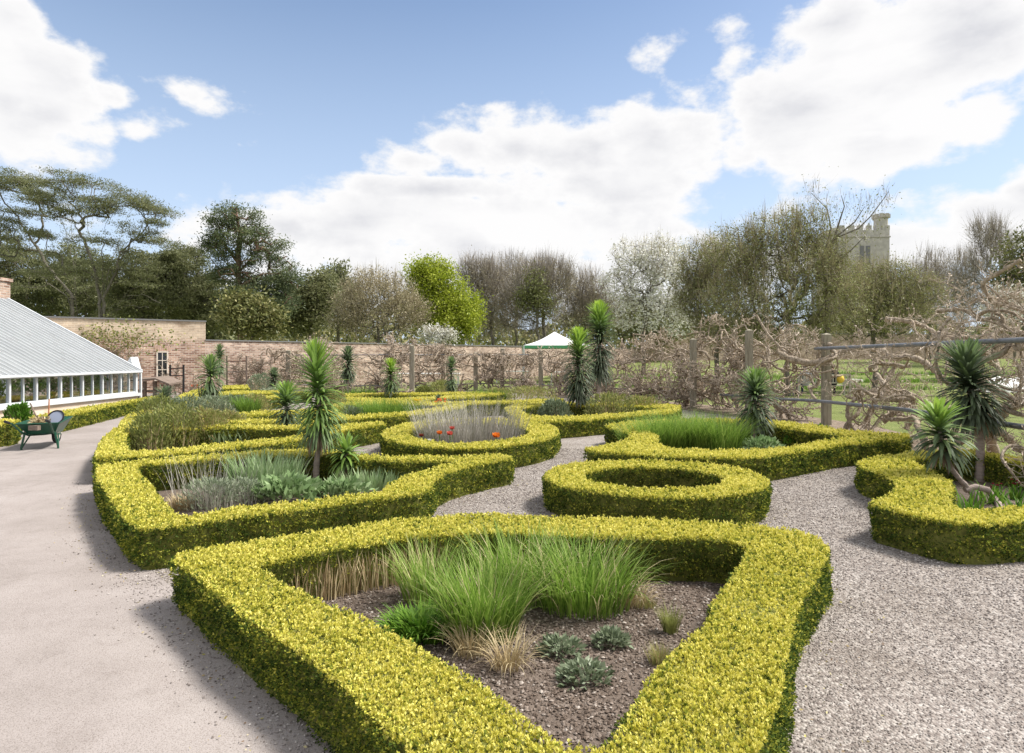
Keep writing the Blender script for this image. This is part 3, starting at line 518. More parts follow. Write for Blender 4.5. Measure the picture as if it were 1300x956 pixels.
# fresh leafy plant: narrow pointed leaves
grass('bright green leafy mound just inside the front hedge', 534, 812, 36, 520, .20, .022, th=(.6, 1.9), tint=(.35, .95), m='leafy', name='leafy_plant', cat='plant', dead=0, nseg=4)
for lab, px, py, r in (('grey-green woolly plant in front of the biggest grass clump', 712, 832, 27), ('grey-green woolly plant nearest the middle of the mulch', 776, 822, 22), ('grey-green woolly plant at the very front of the mulch', 742, 866, 34)):
    leafmound(lab, px, py, r, .06, 330, .045, 'sage', (.0, .65), 'woolly_plant', 'plant', group='low woolly grey plants in the front bed', up=.5, width=.4)
for lab, px, py, r, h, t in (('small yellow-green heather tuft standing alone in the mulch', 851, 806, 9, .17, (.4, .75)), ('faint brown heather tuft near the inner right hedge', 838, 845, 15, .10, (.6, 1)), ('small brown heather tuft at the back right of the mulch', 818, 773, 14, .07, (.6, 1))):
    grass(lab, px, py, r, 220, h, .004, th=(.1, .7), tint=t, m='olive', name='heather_tuft', cat='heather', dead=0, group='small heather tufts in the front bed', nseg=3)
for lab, px, py, r in (('dry straw tuft at the foot of the middle grass clump', 645, 852, 22), ('pale dead grass fringe at the left foot of the grasses', 596, 835, 20), ('dry grass fringe at the right foot of the grasses', 800, 772, 22)):
    grass(lab, px, py, r, 150, .24, .005, th=(.6, 2.0), tint=(.3, 1), m='straw', name='dry_grass', cat='dry grass', group='dry grass tufts in the front bed', dead=0)
for k, (px, py) in enumerate([(488, 742), (508, 738)]):
    p = g(px, py); t = thing('plant_label', ('grey plant label on a stake, the left of a pair by the bare hedge stems', 'grey plant label on a stake, the right of a pair by the bare hedge stems')[k], 'plant label', p, 'plant labels in the front bed')
    mb = MB(); tube(mb, [p, p + [0, .02, .21]], .006, 5); mb.build('stake', M['slate'], t); mb = MB(); box(mb, p + [-.03, .01, .17], p + [.03, .018, .24]); mb.build('plate', M['slate'], t)

# bed with irises (left middle)
leafmound('twiggy grey-green lavender at the left corner of the iris bed', 270, 648, 42, .30, 900, .06, 'sage', (.2, .9), 'lavender_bush', 'bush', nstem=160, stem='grey', up=1.2, width=.2)
grass('tall dead flower stalks rising above the lavender', 272, 632, 55, 130, .52, .006, th=(0, .5), tint=(.2, 1), m='grey', name='dead_stalks', cat='dead stalks', dead=0)
grass('dead flower stalks along the back hedge of the iris bed', 330, 615, 70, 90, .42, .006, th=(0, .5), tint=(.2, 1), m='grey', name='dead_stalks', cat='dead stalks', dead=0)
grass('yellowing grass tuft in the left corner of the iris bed', 230, 648, 18, 200, .18, .01, th=(.3, 1.2), tint=(.3, 1), m='straw', name='yellow_tuft', cat='grass', dead=0)
leafmound('silvery bush in the middle of the iris bed', 310, 640, 34, .24, 900, .05, 'sage', (.1, .8), 'silver_bush', 'bush', nstem=60, stem='grey', up=1, width=.25)
grass('upright glaucous irises at the back of the iris bed', 336, 624, 42, 340, .48, .034, th=(.0, .5), tint=(.35, 1), m='glauc', name='iris_clump', cat='irises', dead=0, nseg=4, group='glaucous iris clumps')
leafmound('broad-leaved glaucous plants in the middle of the iris bed', 362, 636, 45, .20, 420, .13, 'glauc', (.1, .8), 'broad_leaved_plant', 'plant', up=.8, width=.45)
leafmound('low glaucous plants in front of the spiky trunk', 430, 632, 42, .14, 380, .11, 'glauc', (.2, .9), 'broad_leaved_plant', 'plant', up=.8, width=.4, ryf=.4)
grass('row of young irises at the right tip of the iris bed', 470, 622, 40, 200, .24, .030, th=(.0, .5), tint=(.4, 1), m='glauc', name='iris_clump', cat='irises', dead=0, nseg=4, ryf=.35, group='glaucous iris clumps')
# bushes of the bed behind, left
for lab, px, py, r, h, m, t in (('dense olive bush at the left of the path-side bed', 188, 575, 30, .60, 'olive', (.0, .75)), ('rounded green bush in the middle of the path-side bed', 222, 570, 36, .72, 'olive', (.05, .8)),
        ('reddish-brown tinged bush right of the rounded green bush', 262, 566, 30, .62, 'olive', (.35, 1)), ('feathery green bush behind the olive bush', 200, 553, 34, .75, 'olive', (.0, .65)), ('brown twiggy bush behind the irises of the path-side bed', 292, 556, 24, .48, 'olive', (.4, 1)),
        ('feathery bush below the leaning spiky plant', 236, 548, 32, .70, 'sage', (.0, .6)), ('wispy pale bush at the foot of the multi-stemmed spiky plant', 268, 540, 34, .62, 'sage', (.1, .7))):
    leafmound(lab, px, py, r, h, 1900, .075, m, t, 'bush', 'bush', nstem=60, up=1.2, width=.28, group='bushes in the beds beside the path')
grass('pale green iris leaves in the path-side bed', 300, 566, 52, 260, .32, .034, th=(.1, 1.0), tint=(.3, 1), m='glauc', name='iris_clump', cat='irises', dead=0, nseg=4, ryf=.3, group='glaucous iris clumps')
grass('darker iris leaves at the foot of the smaller spiky plant', 350, 558, 30, 130, .28, .034, th=(.1, 1.0), tint=(.1, .7), m='glauc', name='iris_clump', cat='irises', dead=0, nseg=4, ryf=.3, group='glaucous iris clumps')
# lavender ring with poppies
x, y = gx(603, 578)
mb = MB(); clump('', '', '', x - .12, y + .3, .86, .5, 1150, .92, .011, (0, .45), (.3, 1), 'grey', mb=mb, nseg=4)
clump('', '', '', x - .12, y + .3, .86, .5, 420, .45, .012, (0, .8), (.0, .5), 'grey', mb=mb, nseg=4)
mb.build('lavender_mass', M['grey'], label='mass of grey lavender stalks filling the oval hedge ring', cat='lavender', origin=(x, y, 0))
def poppy(label, px, py, D, tint, s=.065, group='poppies in the oval ring', stalk=True):
    c = at(px, py, D); b = np.array([c[0], c[1], .012]); t = thing('poppy', label, 'flower', b, group)
    mb = MB(); tube(mb, [b, (b + c) / 2 + [.01, 0, 0], c], .006, 5, .5); mb.build('stem', M['leafy'], t)
    mb = MB(); n = 7; a = np.arange(n) * 6.283 / n; 
    ribbons(mb, np.tile(c, (n, 1)) , a, 1.3, .15, s * 1.15, s * 1.05, 4, tint, 0, wmin=.6); ribbons(mb, np.tile(c, (n, 1)), a + .4, .9, .0, s * .95, s * .9, 4, min(tint + .03, 1), 0, wmin=.6)
    mb.build('petals', M['flower'], t)
Dl = g(603, 580)[1]
poppy('orange-red poppy left of the lavender', 558, 551, Dl - .15, .12); poppy('salmon pink poppy at the left of the lavender', 571, 552, Dl - .25, .40, .07); poppy('another salmon pink poppy just above its twin', 574, 545, Dl - .1, .42, .06)
poppy('bright orange poppy at the right of the lavender', 630, 555, Dl - .2, .2, .09); poppy('small dark red poppy by the left rim of the ring', 535, 554, Dl - .1, .56, .055)
poppy('small white flower low by the left rim of the ring', 545, 561, Dl - .2, 1.0, .06)
grass('low green leaves inside the left rim of the oval ring', 540, 580, 14, 60, .2, .02, tint=(.1, .6), m='leafy', name='poppy_leaves', cat='leaves', dead=0, nseg=4)
# grass strip bed E
grass('dense bright green grass strip left of the yellow tulips', 490, 539, 44, 1500, .66, .013, th=(.1, .9), tint=(.1, .7), ryf=.3, dead=0)
leafmound('blue-green feathery plant left of the grass strip', 448, 541, 18, .42, 600, .07, 'sage', (0, .5), 'feathery_plant', 'plant', up=1.2, width=.25)
grass('wispy brown grass beside the big trunked spiky plant', 436, 538, 16, 260, .62, .012, th=(.0, .8), tint=(.2, .9), m='olive', dead=0)
def tulips(label, px, py, rxp, n, tint, s=.065, h=.40, kind='tulip', group='tulips in the beds'):
    x, y = gx(px, py); rx = rxp / FPX * y; bx = x + rng.uniform(-rx, rx, n); by = y + rng.uniform(-rx, rx, n) * .5; hh = h * rng.uniform(.75, 1.1, n)
    mb = MB(); clump('', '', '', x, y, rx, rx * .5, n * 4, h * .8, .03, (.1, .8), (.2, .8), 'leafy', mb=mb, nseg=3); mb.build(kind + '_leaves', M['leafy'], kind='stuff')
    for k in range(n):
        t = thing(kind, label, 'flower', (bx[k], by[k], .012), group); mb = MB(); tube(mb, [(bx[k], by[k], .0), (bx[k] + .005, by[k], hh[k] * .5), (bx[k], by[k], hh[k] + .01)], .005, 5); mb.build('stem', M['leafy'], t)
        mb = MB(); a = np.arange(6) * 1.047; ribbons(mb, np.tile([bx[k], by[k], hh[k]], (6, 1)), a, 1.1, -.2, s, s * .8, 4, tint, 0, wmin=.5); mb.build('petals', M['flower'], t)
tulips('yellow tulip left of the tiny dark spiky plant', 530, 528, 8, 12, .76, group='yellow tulips'); tulips('orange tulip right of the tiny dark spiky plant', 559, 528, 7, 8, .14, group='orange tulips'); tulips('pale yellow primrose in the far middle bed', 455, 520, 20, 30, .82, .07, .16, 'primrose', 'pale primroses in the far middle bed'); tulips('red tulip at the foot of the tall brick wall', 247, 499, 5, 9, .02, .10, .3, group='red tulips by the wall')
tulips('white daffodil on the lawn beyond the bench', 1084, 495, 12, 22, 1.0, .12, .42, 'daffodil', 'white daffodils beyond the bench')
# far beds
for lab, px, py, r, h, m, t in (('feathery olive bush beneath the two tall spiky plants', 775, 534, 34, .62, 'olive', (.1, .9)), ('bronze-green bush next to the right bed hedge', 815, 531, 30, .50, 'olive', (.3, 1)), ('blue-grey bush at the left foot of the tall spiky plant', 704, 537, 22, .50, 'sage', (0, .4)), ('pale green bush behind the blue-grey bush', 745, 530, 18, .42, 'sage', (0, .6)),
        ('wide bronze heather mound behind the lavender', 672, 512, 40, .52, 'olive', (.3, .95)), ('small bronze heather mound in front of the pergola posts', 632, 510, 22, .42, 'olive', (.4, 1)), ('yellow-green mound beside the far middle bed', 562, 506, 20, .62, 'olive', (.3, .8)), ('small olive mound left of the yellow-green mound', 538, 506, 12, .42, 'olive', (.1, .7)),
        ('purple-brown grassy mound left of the biggest spiky plant', 322, 524, 22, .45, 'olive', (.5, 1)), ('grey-green feathery mound in the far left beds', 296, 527, 28, .48, 'sage', (.0, .6)), ('bronze bush right behind the biggest spiky plant', 425, 524, 16, .55, 'olive', (.55, 1)),
        ('small silvery plants beyond the far left hedges', 350, 506, 28, .34, 'sage', (.3, 1)), ('silver shrub below the old wall', 300, 503, 22, .3, 'sage', (.3, 1)), ('green shrub at the foot of the wall', 330, 500, 18, .8, 'sage', (.1, .6)), ('leafy shrub against the greenhouse base', 24, 551, 18, .55, 'leafy', (.0, .5))):
    leafmound(lab, px, py, r, h, 1500, .10, m, t, 'bush', 'bush', nstem=50, up=1.3, width=.28, group='bushes in the far beds')
grass('bright green grass strip in the far left beds', 312, 529, 18, 500, .6, .016, th=(.1, .9), tint=(.1, .6), ryf=.3, dead=0)
grass('green grass strip behind the lavender ring', 620, 513, 24, 500, .6, .016, th=(.1, .9), tint=(.05, .5), ryf=.3, dead=0)
grass('low green grass before the left of the pergola', 452, 503, 26, 420, .36, .018, th=(.1, .9), tint=(.05, .5), ryf=.3, dead=0)
grass('low green growth at the foot of the pergola left end', 400, 503, 20, 300, .34, .018, th=(.1, .9), tint=(.05, .5), ryf=.3, dead=0)
# right beds
x, y = gx(888, 574); mb = MB()
for dx, dy, n in ((-.55, .1, 900), (-.1, .15, 1100), (.35, .1, 900), (-.9, .0, 350)): clump('', '', '', x + dx, y + dy, .42, .3, n, .74, .010, (.3, 1.3), (.1, .8), 'grass', mb=mb)
mb.build('grass_clump', M['grass'], label='spreading green grass clump left of the dark spiky plant', cat='ornamental grass', origin=(x, y, 0))
leafmound('light green leafy plants right of the spreading grass', 968, 575, 26, .20, 620, .09, 'glauc', (.1, .8), 'leafy_plant', 'plant', up=.8, width=.4)
leafmound('small leafy plant at the back hedge under the wooden post', 1040, 562, 20, .28, 420, .08, 'leafy', (.2, .9), 'leafy_plant', 'plant', up=1, width=.4)
leafmound('sprawling leafy weed beside the hedge right of the dark spiky plant', 1012, 568, 16, .2, 300, .08, 'leafy', (.1, .7), 'leafy_plant', 'plant', up=1, width=.4)
for lab, px, py, r, n, h in (('green strap leaves left of the snaking stem', 1228, 655, 16, 26, .30), ('green strap leaves behind the snaking stem', 1256, 640, 18, 26, .26), ('bluebell leaves at the right edge of the right bed', 1288, 655, 20, 34, .24)):
    grass(lab, px, py, r, n, h, .028, th=(.2, 1.3), tint=(.2, .9), m='leafy', name='strap_leaved_plant', cat='plant', dead=0, group='strap-leaved plants in the right bed')
for k, (px, py) in enumerate([(1262, 620), (1290, 616)]):
    tulips(('bluebell in the left patch of the right bed', 'bluebell in the right patch of the right bed')[k], px, py + 20, 7, 6, .55, .02, .22, 'bluebell', ('left patch of bluebells', 'right patch of bluebells')[k])

# ------------------------------------------------------------------ spiky rosette plants (tree echiums)
def echium(label, base, top, fol, halfw, n=170, trunk=None, r=.03, bright=.9, dark=.2, skirt=0, curve=None, width=.05, droop=1.0, bare_low=False):
    """base: (x,y) world; top/fol heights (m) of crown tip and foliage bottom; halfw crown radius"""
    bx, by = base; t = thing('tree_echium', label, 'spiky plant', (bx, by, 0), 'tree echiums in the beds')
    if curve is None: curve = np.array([(bx, by, 0), (bx + .03, by, top * .35), (bx + .02, by, top * .7), (bx + .03, by, top - halfw * .5)])
    curve = np.array(curve, float); cs = np.linspace(0, 1, len(curve)); tt = np.linspace(0, 1, 22); S = np.stack([np.interp(tt, cs, curve[:, i]) for i in range(3)], -1)
    for _ in range(2): S[1:-1] = (S[:-2] + 2 * S[1:-1] + S[2:]) / 4
    mb = MB(); tube(mb, S, r * (1.15 - .6 * tt) * (1 + .08 * np.sin(tt * 60)), 8); mb.build('trunk', M['echstem'], t, smooth=True)
    # foliage runs along the stem from where it reaches height fol
    i0 = np.argmax(S[:, 2] >= fol + halfw * .35) / 21 if fol > 0 else 0
    u = rng.random(n); u = np.sort(u); lev = i0 + (1 - i0) * u; P = np.stack([np.interp(lev, tt, S[:, i]) for i in range(3)], -1)
    ph = np.arange(n) * 2.39996 + rng.normal(size=n) * .15
    th0 = np.interp(u, [0, .35, .75, 1], [R(105), R(76), R(46), R(8)]) + rng.normal(size=n) * .1; th1 = np.interp(u, [0, .35, .75, 1], [R(172), R(142 * droop), R(78 * droop), R(16)]) + rng.normal(size=n) * .14
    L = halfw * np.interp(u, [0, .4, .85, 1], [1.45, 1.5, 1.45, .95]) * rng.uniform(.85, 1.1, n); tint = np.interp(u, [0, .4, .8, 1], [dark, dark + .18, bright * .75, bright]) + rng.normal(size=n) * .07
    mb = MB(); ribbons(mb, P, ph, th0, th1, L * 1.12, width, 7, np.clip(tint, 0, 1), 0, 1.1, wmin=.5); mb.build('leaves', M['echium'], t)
    if skirt:
        n2 = skirt; lev = np.clip(i0 + (1 - i0) * rng.uniform(-.04, .12, n2), 0, 1); P = np.stack([np.interp(lev, tt, S[:, i]) for i in range(3)], -1)
        mb = MB(); ribbons(mb, P, rng.uniform(0, 6.28, n2), R(115), R(176), halfw * rng.uniform(.9, 1.5, n2), width * .9, 6, rng.random(n2), 0, .8, wmin=.5, wob=.4); mb.build('dead_leaves', M['deadleaf'], t)
def ech(label, px, ytop, yfol, ybase, hwpx, **k):
    k['n'] = int(k.get('n', 170) * 1.45)
    b = g(px, ybase); D = b[1]; hz = lambda yy: max(EYE + (HOR - yy) * D / FPX, 0); echium(label, (b[0], b[1]), hz(ytop), hz(yfol), .84 * hwpx / FPX * D, **k)
b = g(401, 612); D = b[1]
echium('tallest near spiky plant on a bare leaning trunk in the iris bed', (b[0], b[1]), 1.80, .56, .25, 470, r=.040, bright=.82, dark=.42, skirt=170, curve=[(b[0], b[1], 0), (b[0] + .01, b[1], .25), (b[0] + .05, b[1], .6), (b[0] + .04, b[1], 1.1), (b[0] - .01, b[1], 1.62)], width=.040)
ech('medium spiky plant immediately left of the tallest near one', 362, 492, 553, 562, 20, n=170, bright=.8, dark=.15, width=.05)
ech('spiky plant with drooping side shoots in the left beds', 266, 457, 505, 532, 17, n=190, bright=.65, dark=.3, skirt=30, width=.05)
ech('slim dark spiky plant close behind the drooping one', 278, 440, 478, 505, 9, n=150, bright=.5, dark=.2, width=.06)
ech('low dark spiky plant beside the far bend of the path', 208, 497, 524, 530, 14, n=150, bright=.35, dark=.15, skirt=30, width=.05)
ech('small dark spiky plant in front of the brick wall', 347, 470, 497, 503, 9, n=120, bright=.45, dark=.15, width=.08)
ech('spiky plant left of centre with a bare foot before the pergola', 441, 443, 484, 503, 11, n=190, bright=.4, dark=.15, width=.08)
ech('slender bright-topped spiky plant behind the green grass strip', 495, 459, 500, 515, 11, n=170, bright=1.0, dark=.3, width=.06)
ech('thin dark spiky plant right of the bright-topped slender one', 572, 455, 497, 511, 8, n=150, bright=.5, dark=.2, width=.07)
ech('bright-topped spiky plant with a grey skirt, left of the tall pair', 733, 422, 510, 532, 18, n=420, bright=1.0, dark=.05, r=.05, width=.055)
ech('tallest spiky plant of all, right of the tall pair', 760, 389, 480, 520, 19, n=460, bright=.95, dark=.0, r=.055, width=.065)
ech('dark green spiky plant between the grass clump and the wooden post', 957, 478, 545, 566, 25, n=230, bright=.62, dark=.12, width=.05)
ech('tiny dark spiky plant among the tulips', 555, 503, 522, 526, 5, n=70, bright=.3, dark=.05, width=.06)
echium('squat plant with a ragged brown skirt at the far corner of the iris bed', tuple(g(437, 612)[:2]), .50, .16, .20, 110, r=.03, bright=.8, dark=.5, skirt=260, width=.05)
b = g(1243, 612); D = b[1]
echium('large dark spiky plant on a thick pink-brown trunk at the right', (b[0], b[1]), 1.82, .74, .285, 520, r=.055, bright=.45, dark=.05, skirt=30, curve=[(b[0], b[1], 0), (b[0] + .02, b[1], .5), (b[0] - .06, b[1], .95), (b[0] - .2, b[1], 1.58)], width=.055)
p0 = g(1238, 641); D = p0[1]
echium('leaning spiky plant on a snaking bare stem at the right', (p0[0], p0[1]), .90, .52, .225, 170, r=.03, bright=.88, dark=.2, skirt=26,
    curve=[p0, at(1238, 632, D), at(1230, 620, D), at(1212, 602, D), at(1203, 585, D), at(1198, 565, D), at(1192, 547, D), at(1190, 533, D)], width=.052)
mb = MB(); q0 = g(1270, 648); tube(mb, [q0, at(1266, 636, D), at(1254, 622, D), at(1238, 618, D), at(1225, 622, D)], .035, 7); mb.build('fallen_stem', M['echstem'], smooth=True, label='dark fallen stem arching behind the snaking stem', cat='stem', origin=q0)
# multi-stem shoots of the drooping one
b = g(266, 532)
mb = MB()
for dx in (-.55, -.3, .35): ribbons(mb, np.tile([b[0] + dx * .3, b[1], .1], (3, 1)), [0 if dx > 0 else 3.1] * 3, .3, .0, [.9, .7, .5], .05, 5, .3, 0, wmin=.8)
mb.build('drooping_stems', M['deadleaf'], label='thin drooping brown side stems of the drooping spiky plant', cat='stems', origin=(b[0], b[1], 0))

# ------------------------------------------------------------------ walls
def wall(name, a, b, h, th, m, label, coping=.07, zb=-.2, group=None):
    a = np.array(a, float); b = np.array(b, float); L = np.linalg.norm(b - a); ang = math.atan2(*(b - a)[::-1])
    t = thing(name, label, 'wall', (a[0], a[1], 0), group); t.rotation_euler = (0, 0, ang)
    def part(nm, mbx, mm):
        me = mbx.build(nm, mm); me.parent = t; return me
    mb = MB(); box(mb, (0, 0, zb), (L, th, h)); part('brickwork', mb, m); mb = MB(); box(mb, (-.03, -.05, h), (L + .03, th + .05, h + coping)); part('coping', mb, M['slate'] if coping < .1 else m)
    return t, part
W0 = np.array([-14.1, 29.0]); Wl = np.array([at(50, 402, 25.6)[0], 25.6]); dl = norm(Wl - W0)
twall, tpart = wall('brick_wall', Wl + dl * 14, W0, 3.22, .5, M['brick2'], 'tall brick wall with a small white window, beyond the greenhouse', .06, group='garden walls')
Lw = np.linalg.norm(Wl + dl * 14 - W0)
# window in the tall wall: find s for px 206
def wall_s(px):
    lo_ = 0; A_ = Wl + dl * 14; u = norm(W0 - A_); k = (px - 650) / FPX; return (k * A_[1] - A_[0]) / (u[0] - k * u[1]), A_, u
s0, A_, u_ = wall_s(198.5); s1, _, _ = wall_s(213.5); Dw = A_[1] + u_[1] * (s0 + s1) / 2; zt = EYE + (HOR - 446) * Dw / FPX; zb_ = EYE + (HOR - 481) * Dw / FPX
mb = MB(); fw = .055
for (a, b_) in (((s0, zb_), (s0 + fw, zt)), ((s1 - fw, zb_), (s1, zt)), ((s0 + fw, zt - fw), (s1 - fw, zt)), ((s0 + fw, zb_), (s1 - fw, zb_ + fw))): box(mb, (a[0], -.05, a[1]), (b_[0], .01, b_[1]))
xm = (s0 + s1) / 2; box(mb, (xm - .015, -.04, zb_ + fw), (xm + .015, .0, zt - fw))
for k in (1, 2):
    zz = zb_ + (zt - zb_) * k / 3; box(mb, (s0 + fw, -.038, zz - .015), (xm - .015, .0, zz + .015)); box(mb, (xm + .015, -.038, zz - .015), (s1 - fw, .0, zz + .015))
M['cream'] = mat('cream_paint', (.74, .66, .56), .5); wf = tpart('window', mb, M['cream'])
mb = MB(); box(mb, (s0 + fw, -.02, zb_ + fw), (s1 - fw, -.012, zt - fw)); M['darkglass'] = mat('dark_glass', (.02, .022, .025), .08, spec=.6); pn = mb.build('pane', M['darkglass']); pn.parent = wf
mb = MB(); box(mb, (s0 - .08, -.11, zb_ - .08), (s1 + .08, .0, zb_ - .002)); sl = mb.build('sill', M['cream']); sl.parent = wf
mb = MB()
for k in range(9):
    xk = s0 - .08 + (s1 - s0 + .16) * k / 9; box(mb, (xk + .005, -.012, zt + .01), (xk + (s1 - s0 + .16) / 9 - .005, -.004, zt + .24))
M['arch'] = noise_mat('arch_brick', [(.3, (.50, .33, .25)), (.7, (.62, .46, .38))], 9); tpart('brick_arch', mb, M['arch'])
wall('brick_wall', W0, (13.4, 63.4), 2.36, .4, M['brick'], 'long low old brick wall running behind the pergola', .05, group='garden walls')
wall('brick_wall', (13.6, 63.4), (95, 78), 4.0, .4, M['brick'], 'distant brick wall beyond the lawn at the right', .06, group='garden walls')
# trellis frames against the walls
def trellis(label, px0, px1, y0, y1, D, m='iron', n=3):
    a = at(px0, y1, D); b_ = at(px1, y1, D); zt = at(px0, y0, D)[2]; zb = max(at(px0, y1, D)[2], 0); t = thing('wall_trellis', label, 'trellis', (a[0], a[1], 0), 'frames for climbers against the walls'); mb = MB()
    for x_ in (a[0], b_[0]): box(mb, (x_ - .03, D - .03, 0), (x_ + .03, D + .03, zt))
    mb.build('upright', M[m], t); mb = MB()
    for k in range(n): z = zb + (zt - zb) * (k + .5) / n; box(mb, (a[0] + .03, D - .02, z - .02), (b_[0] - .03, D + .02, z + .02))
    mb.build('cross_bar', M[m], t)
trellis('black iron frame against the tall wall right of its window', 216, 233, 463, 490, 26.4, 'iron', 3)
trellis('timber climbing frame against the low wall at its left', 288, 313, 452, 492, 28.5, 'timber', 3)

# ------------------------------------------------------------------ greenhouse
gh = thing('greenhouse', 'long low white greenhouse with a sloping limewashed glass roof on the left', 'greenhouse', (-11.7, 19.7, 0))
GX, GY0, GY1, ZE, ZS, RX, RZ = -11.7, 10.5, 19.7, 1.12, .50, -15.8, 3.42
mb = MB(); box(mb, (GX - .25, GY0, -.1), (GX, GY1, ZS - .09)); box(mb, (RX, GY1 - .25, -.1), (GX - .26, GY1, ZS - .09)); mb.build('base_wall', M['render'], gh)
mb = MB(); box(mb, (GX - .28, GY0, ZS - .088), (GX + .07, GY1 + .05, ZS)); mb.build('sill', M['white'], gh)
mb = MB(); box(mb, (GX - .14, GY0, ZE), (GX + .05, GY1 + .04, ZE + .07)); tube(mb, [(GX + .09, GY0, ZE + .05), (GX + .09, GY1 + .06, ZE + .035)], .035, 7); mb.build('gutter', M['white'], gh)
nb = 11; dy = (GY1 - GY0) / nb
for k in range(nb):
    y0 = GY0 + dy * k; y1 = y0 + dy; mb = MB(); q = .032
    box(mb, (GX - .09, y0, ZS), (GX - .01, y0 + q * 1.6, ZE))
    ym = (y0 + y1) / 2 + q; box(mb, (GX - .08, ym - .016, ZS), (GX - .02, ym + .016, ZE)); box(mb, (GX - .08, y0 + q * 1.6, ZS), (GX - .02, ym - .016, ZS + .05)); box(mb, (GX - .08, ym + .016, ZS), (GX - .02, y1 - .004, ZS + .05))
    w_ = mb.build('window', M['white'], gh)
    mb = MB(); box(mb, (GX - .055, y0 + q * 1.6, ZS + .05), (GX - .049, ym - .016, ZE)); box(mb, (GX - .055, ym + .016, ZS + .05), (GX - .049, y1 - .004, ZE)); pn = mb.build('pane', M['glass']); pn.parent = w_; pn.location = (-gh.location[0], -gh.location[1], 0)
    if False:
        mb = MB(); box(mb, (GX - .17, y1 - .06, ZS), (GX - .10, y1 - .04, ZE + .12)); mb.build('inner_rib', M['white'], gh)
mb = MB(); box(mb, (GX - .09, GY1 - .09, ZS), (GX + .0, GY1, ZE)); mb.build('corner_post', M['white'], gh)
def slope(y, f, up=0): return np.array([GX + .06 + (RX - GX - .06) * f, y, ZE + .07 + (RZ - ZE - .07) * f + up])
mb = MB(); v = [slope(GY0, 0), slope(GY1, 0), slope(GY1, 1), slope(GY0, 1)]; v += [p - np.array([0, 0, .03]) for p in v]; mb.add(v, [(0,1,2,3),(7,6,5,4),(0,4,5,1),(1,5,6,2),(2,6,7,3),(3,7,4,0)]); rf = mb.build('roof', M['roofglass'], gh)
mb = MB(); ny_ = int((GY1 - GY0) / .2)
for k in range(ny_ + 1):
    y = GY0 + (GY1 - GY0 - .03) * k / ny_; a, b_ = slope(y, 0, .002), slope(y, 1, .002); v = [a, a + [0, .020, 0], b_ + [0, .020, 0], b_]; v += [p + np.array([.006, 0, .016]) for p in v]; mb.add(v, [(3,2,1,0),(4,5,6,7),(0,1,5,4),(1,2,6,5),(2,3,7,6),(3,0,4,7)])
o = mb.build('glazing_bars', M['white']); o.parent = rf; o.location = (-gh.location[0], -gh.location[1], 0)
mb = MB()
for k in range(52):
    i_ = rng.integers(0, ny_); y = GY0 + (GY1 - GY0 - .03) * i_ / ny_ + .05; f = rng.uniform(.08, .85); fl = rng.uniform(.02, .07); mb.add([slope(y, f, .004), slope(y + .06, f, .004), slope(y + .06, f + fl, .004), slope(y, f + fl, .004)], [(0, 1, 2, 3)])
o = mb.build('slipped_panes', M['slate']); o.parent = rf; o.location = (-gh.location[0], -gh.location[1], 0)
mb = MB(); a, b_ = slope(GY1 + .01, -.01, .0), slope(GY1 + .01, 1, .0); v = [a, a + [0, .06, 0], b_ + [0, .06, 0], b_]; v += [p + np.array([.02, 0, .07]) for p in v]; v = [p - np.array([0, 0, .02]) for p in v]; mb.add(v, [(3,2,1,0),(4,5,6,7),(0,1,5,4),(1,2,6,5),(2,3,7,6),(3,0,4,7)]); mb.build('barge_board', M['white'], gh)
mb = MB(); mb.add([(RX, GY1 - .02, ZS), (GX - .1, GY1 - .02, ZS), (GX - .1, GY1 - .02, ZE), (RX, GY1 - .02, RZ - .05)], [(0, 1, 2, 3)]); mb.build('end_glazing', M['glass'], gh)
mb = MB()
for k in range(1, 9):
    x_ = RX + (GX - RX) * k / 9; zt = RZ + (ZE - RZ) * k / 9; box(mb, (x_ - .02, GY1 - .06, ZS), (x_ + .02, GY1 - .03, zt - .04))
mb.build('end_bars', M['white'], gh)
mb = MB(); box(mb, (RX - .3, GY0 - .5, -.1), (RX - .02, GY1, RZ + .02)); mb.build('back_wall', M['white'], gh)
mb = MB(); box(mb, (RX - 1.15, GY1 - .1, 2.5), (RX - .28, GY1 + .5, 4.02)); box(mb, (RX - 1.2, GY1 - .15, 4.02), (RX - .23, GY1 + .55, 4.12)); mb.build('chimney', M['brick'], gh)
# small gabled porch at the far end
mb = MB(); x0, x1, y0, y1 = GX - .62, GX - .16, GY1 + .1, GY1 + .5
mb.add([(x0, y0, 1.14), (x1, y0, 1.14), ((x0 + x1) / 2 + .1, y0, 1.62), (x0, y1, 1.14), (x1, y1, 1.14), ((x0 + x1) / 2 + .1, y1, 1.62)], [(0, 1, 4, 3), (1, 2, 5, 4), (2, 0, 3, 5)]); mb.add([(x0, y0, 1.14), (x1, y0, 1.14), ((x0 + x1) / 2 + .1, y0, 1.62)], [(0, 1, 2)])
box(mb, (x1 - .06, y1 - .06, 0), (x1, y1, 1.138)); mb.build('porch_roof', M['white'], gh)
mb = MB(); a = np.array((GX + .05, GY1 + .06, ZS - .02)); tube(mb, [a, (GX + .07, GY1 + .08, .0)], .03, 6); mb.build('downpipe', M['white'], gh)
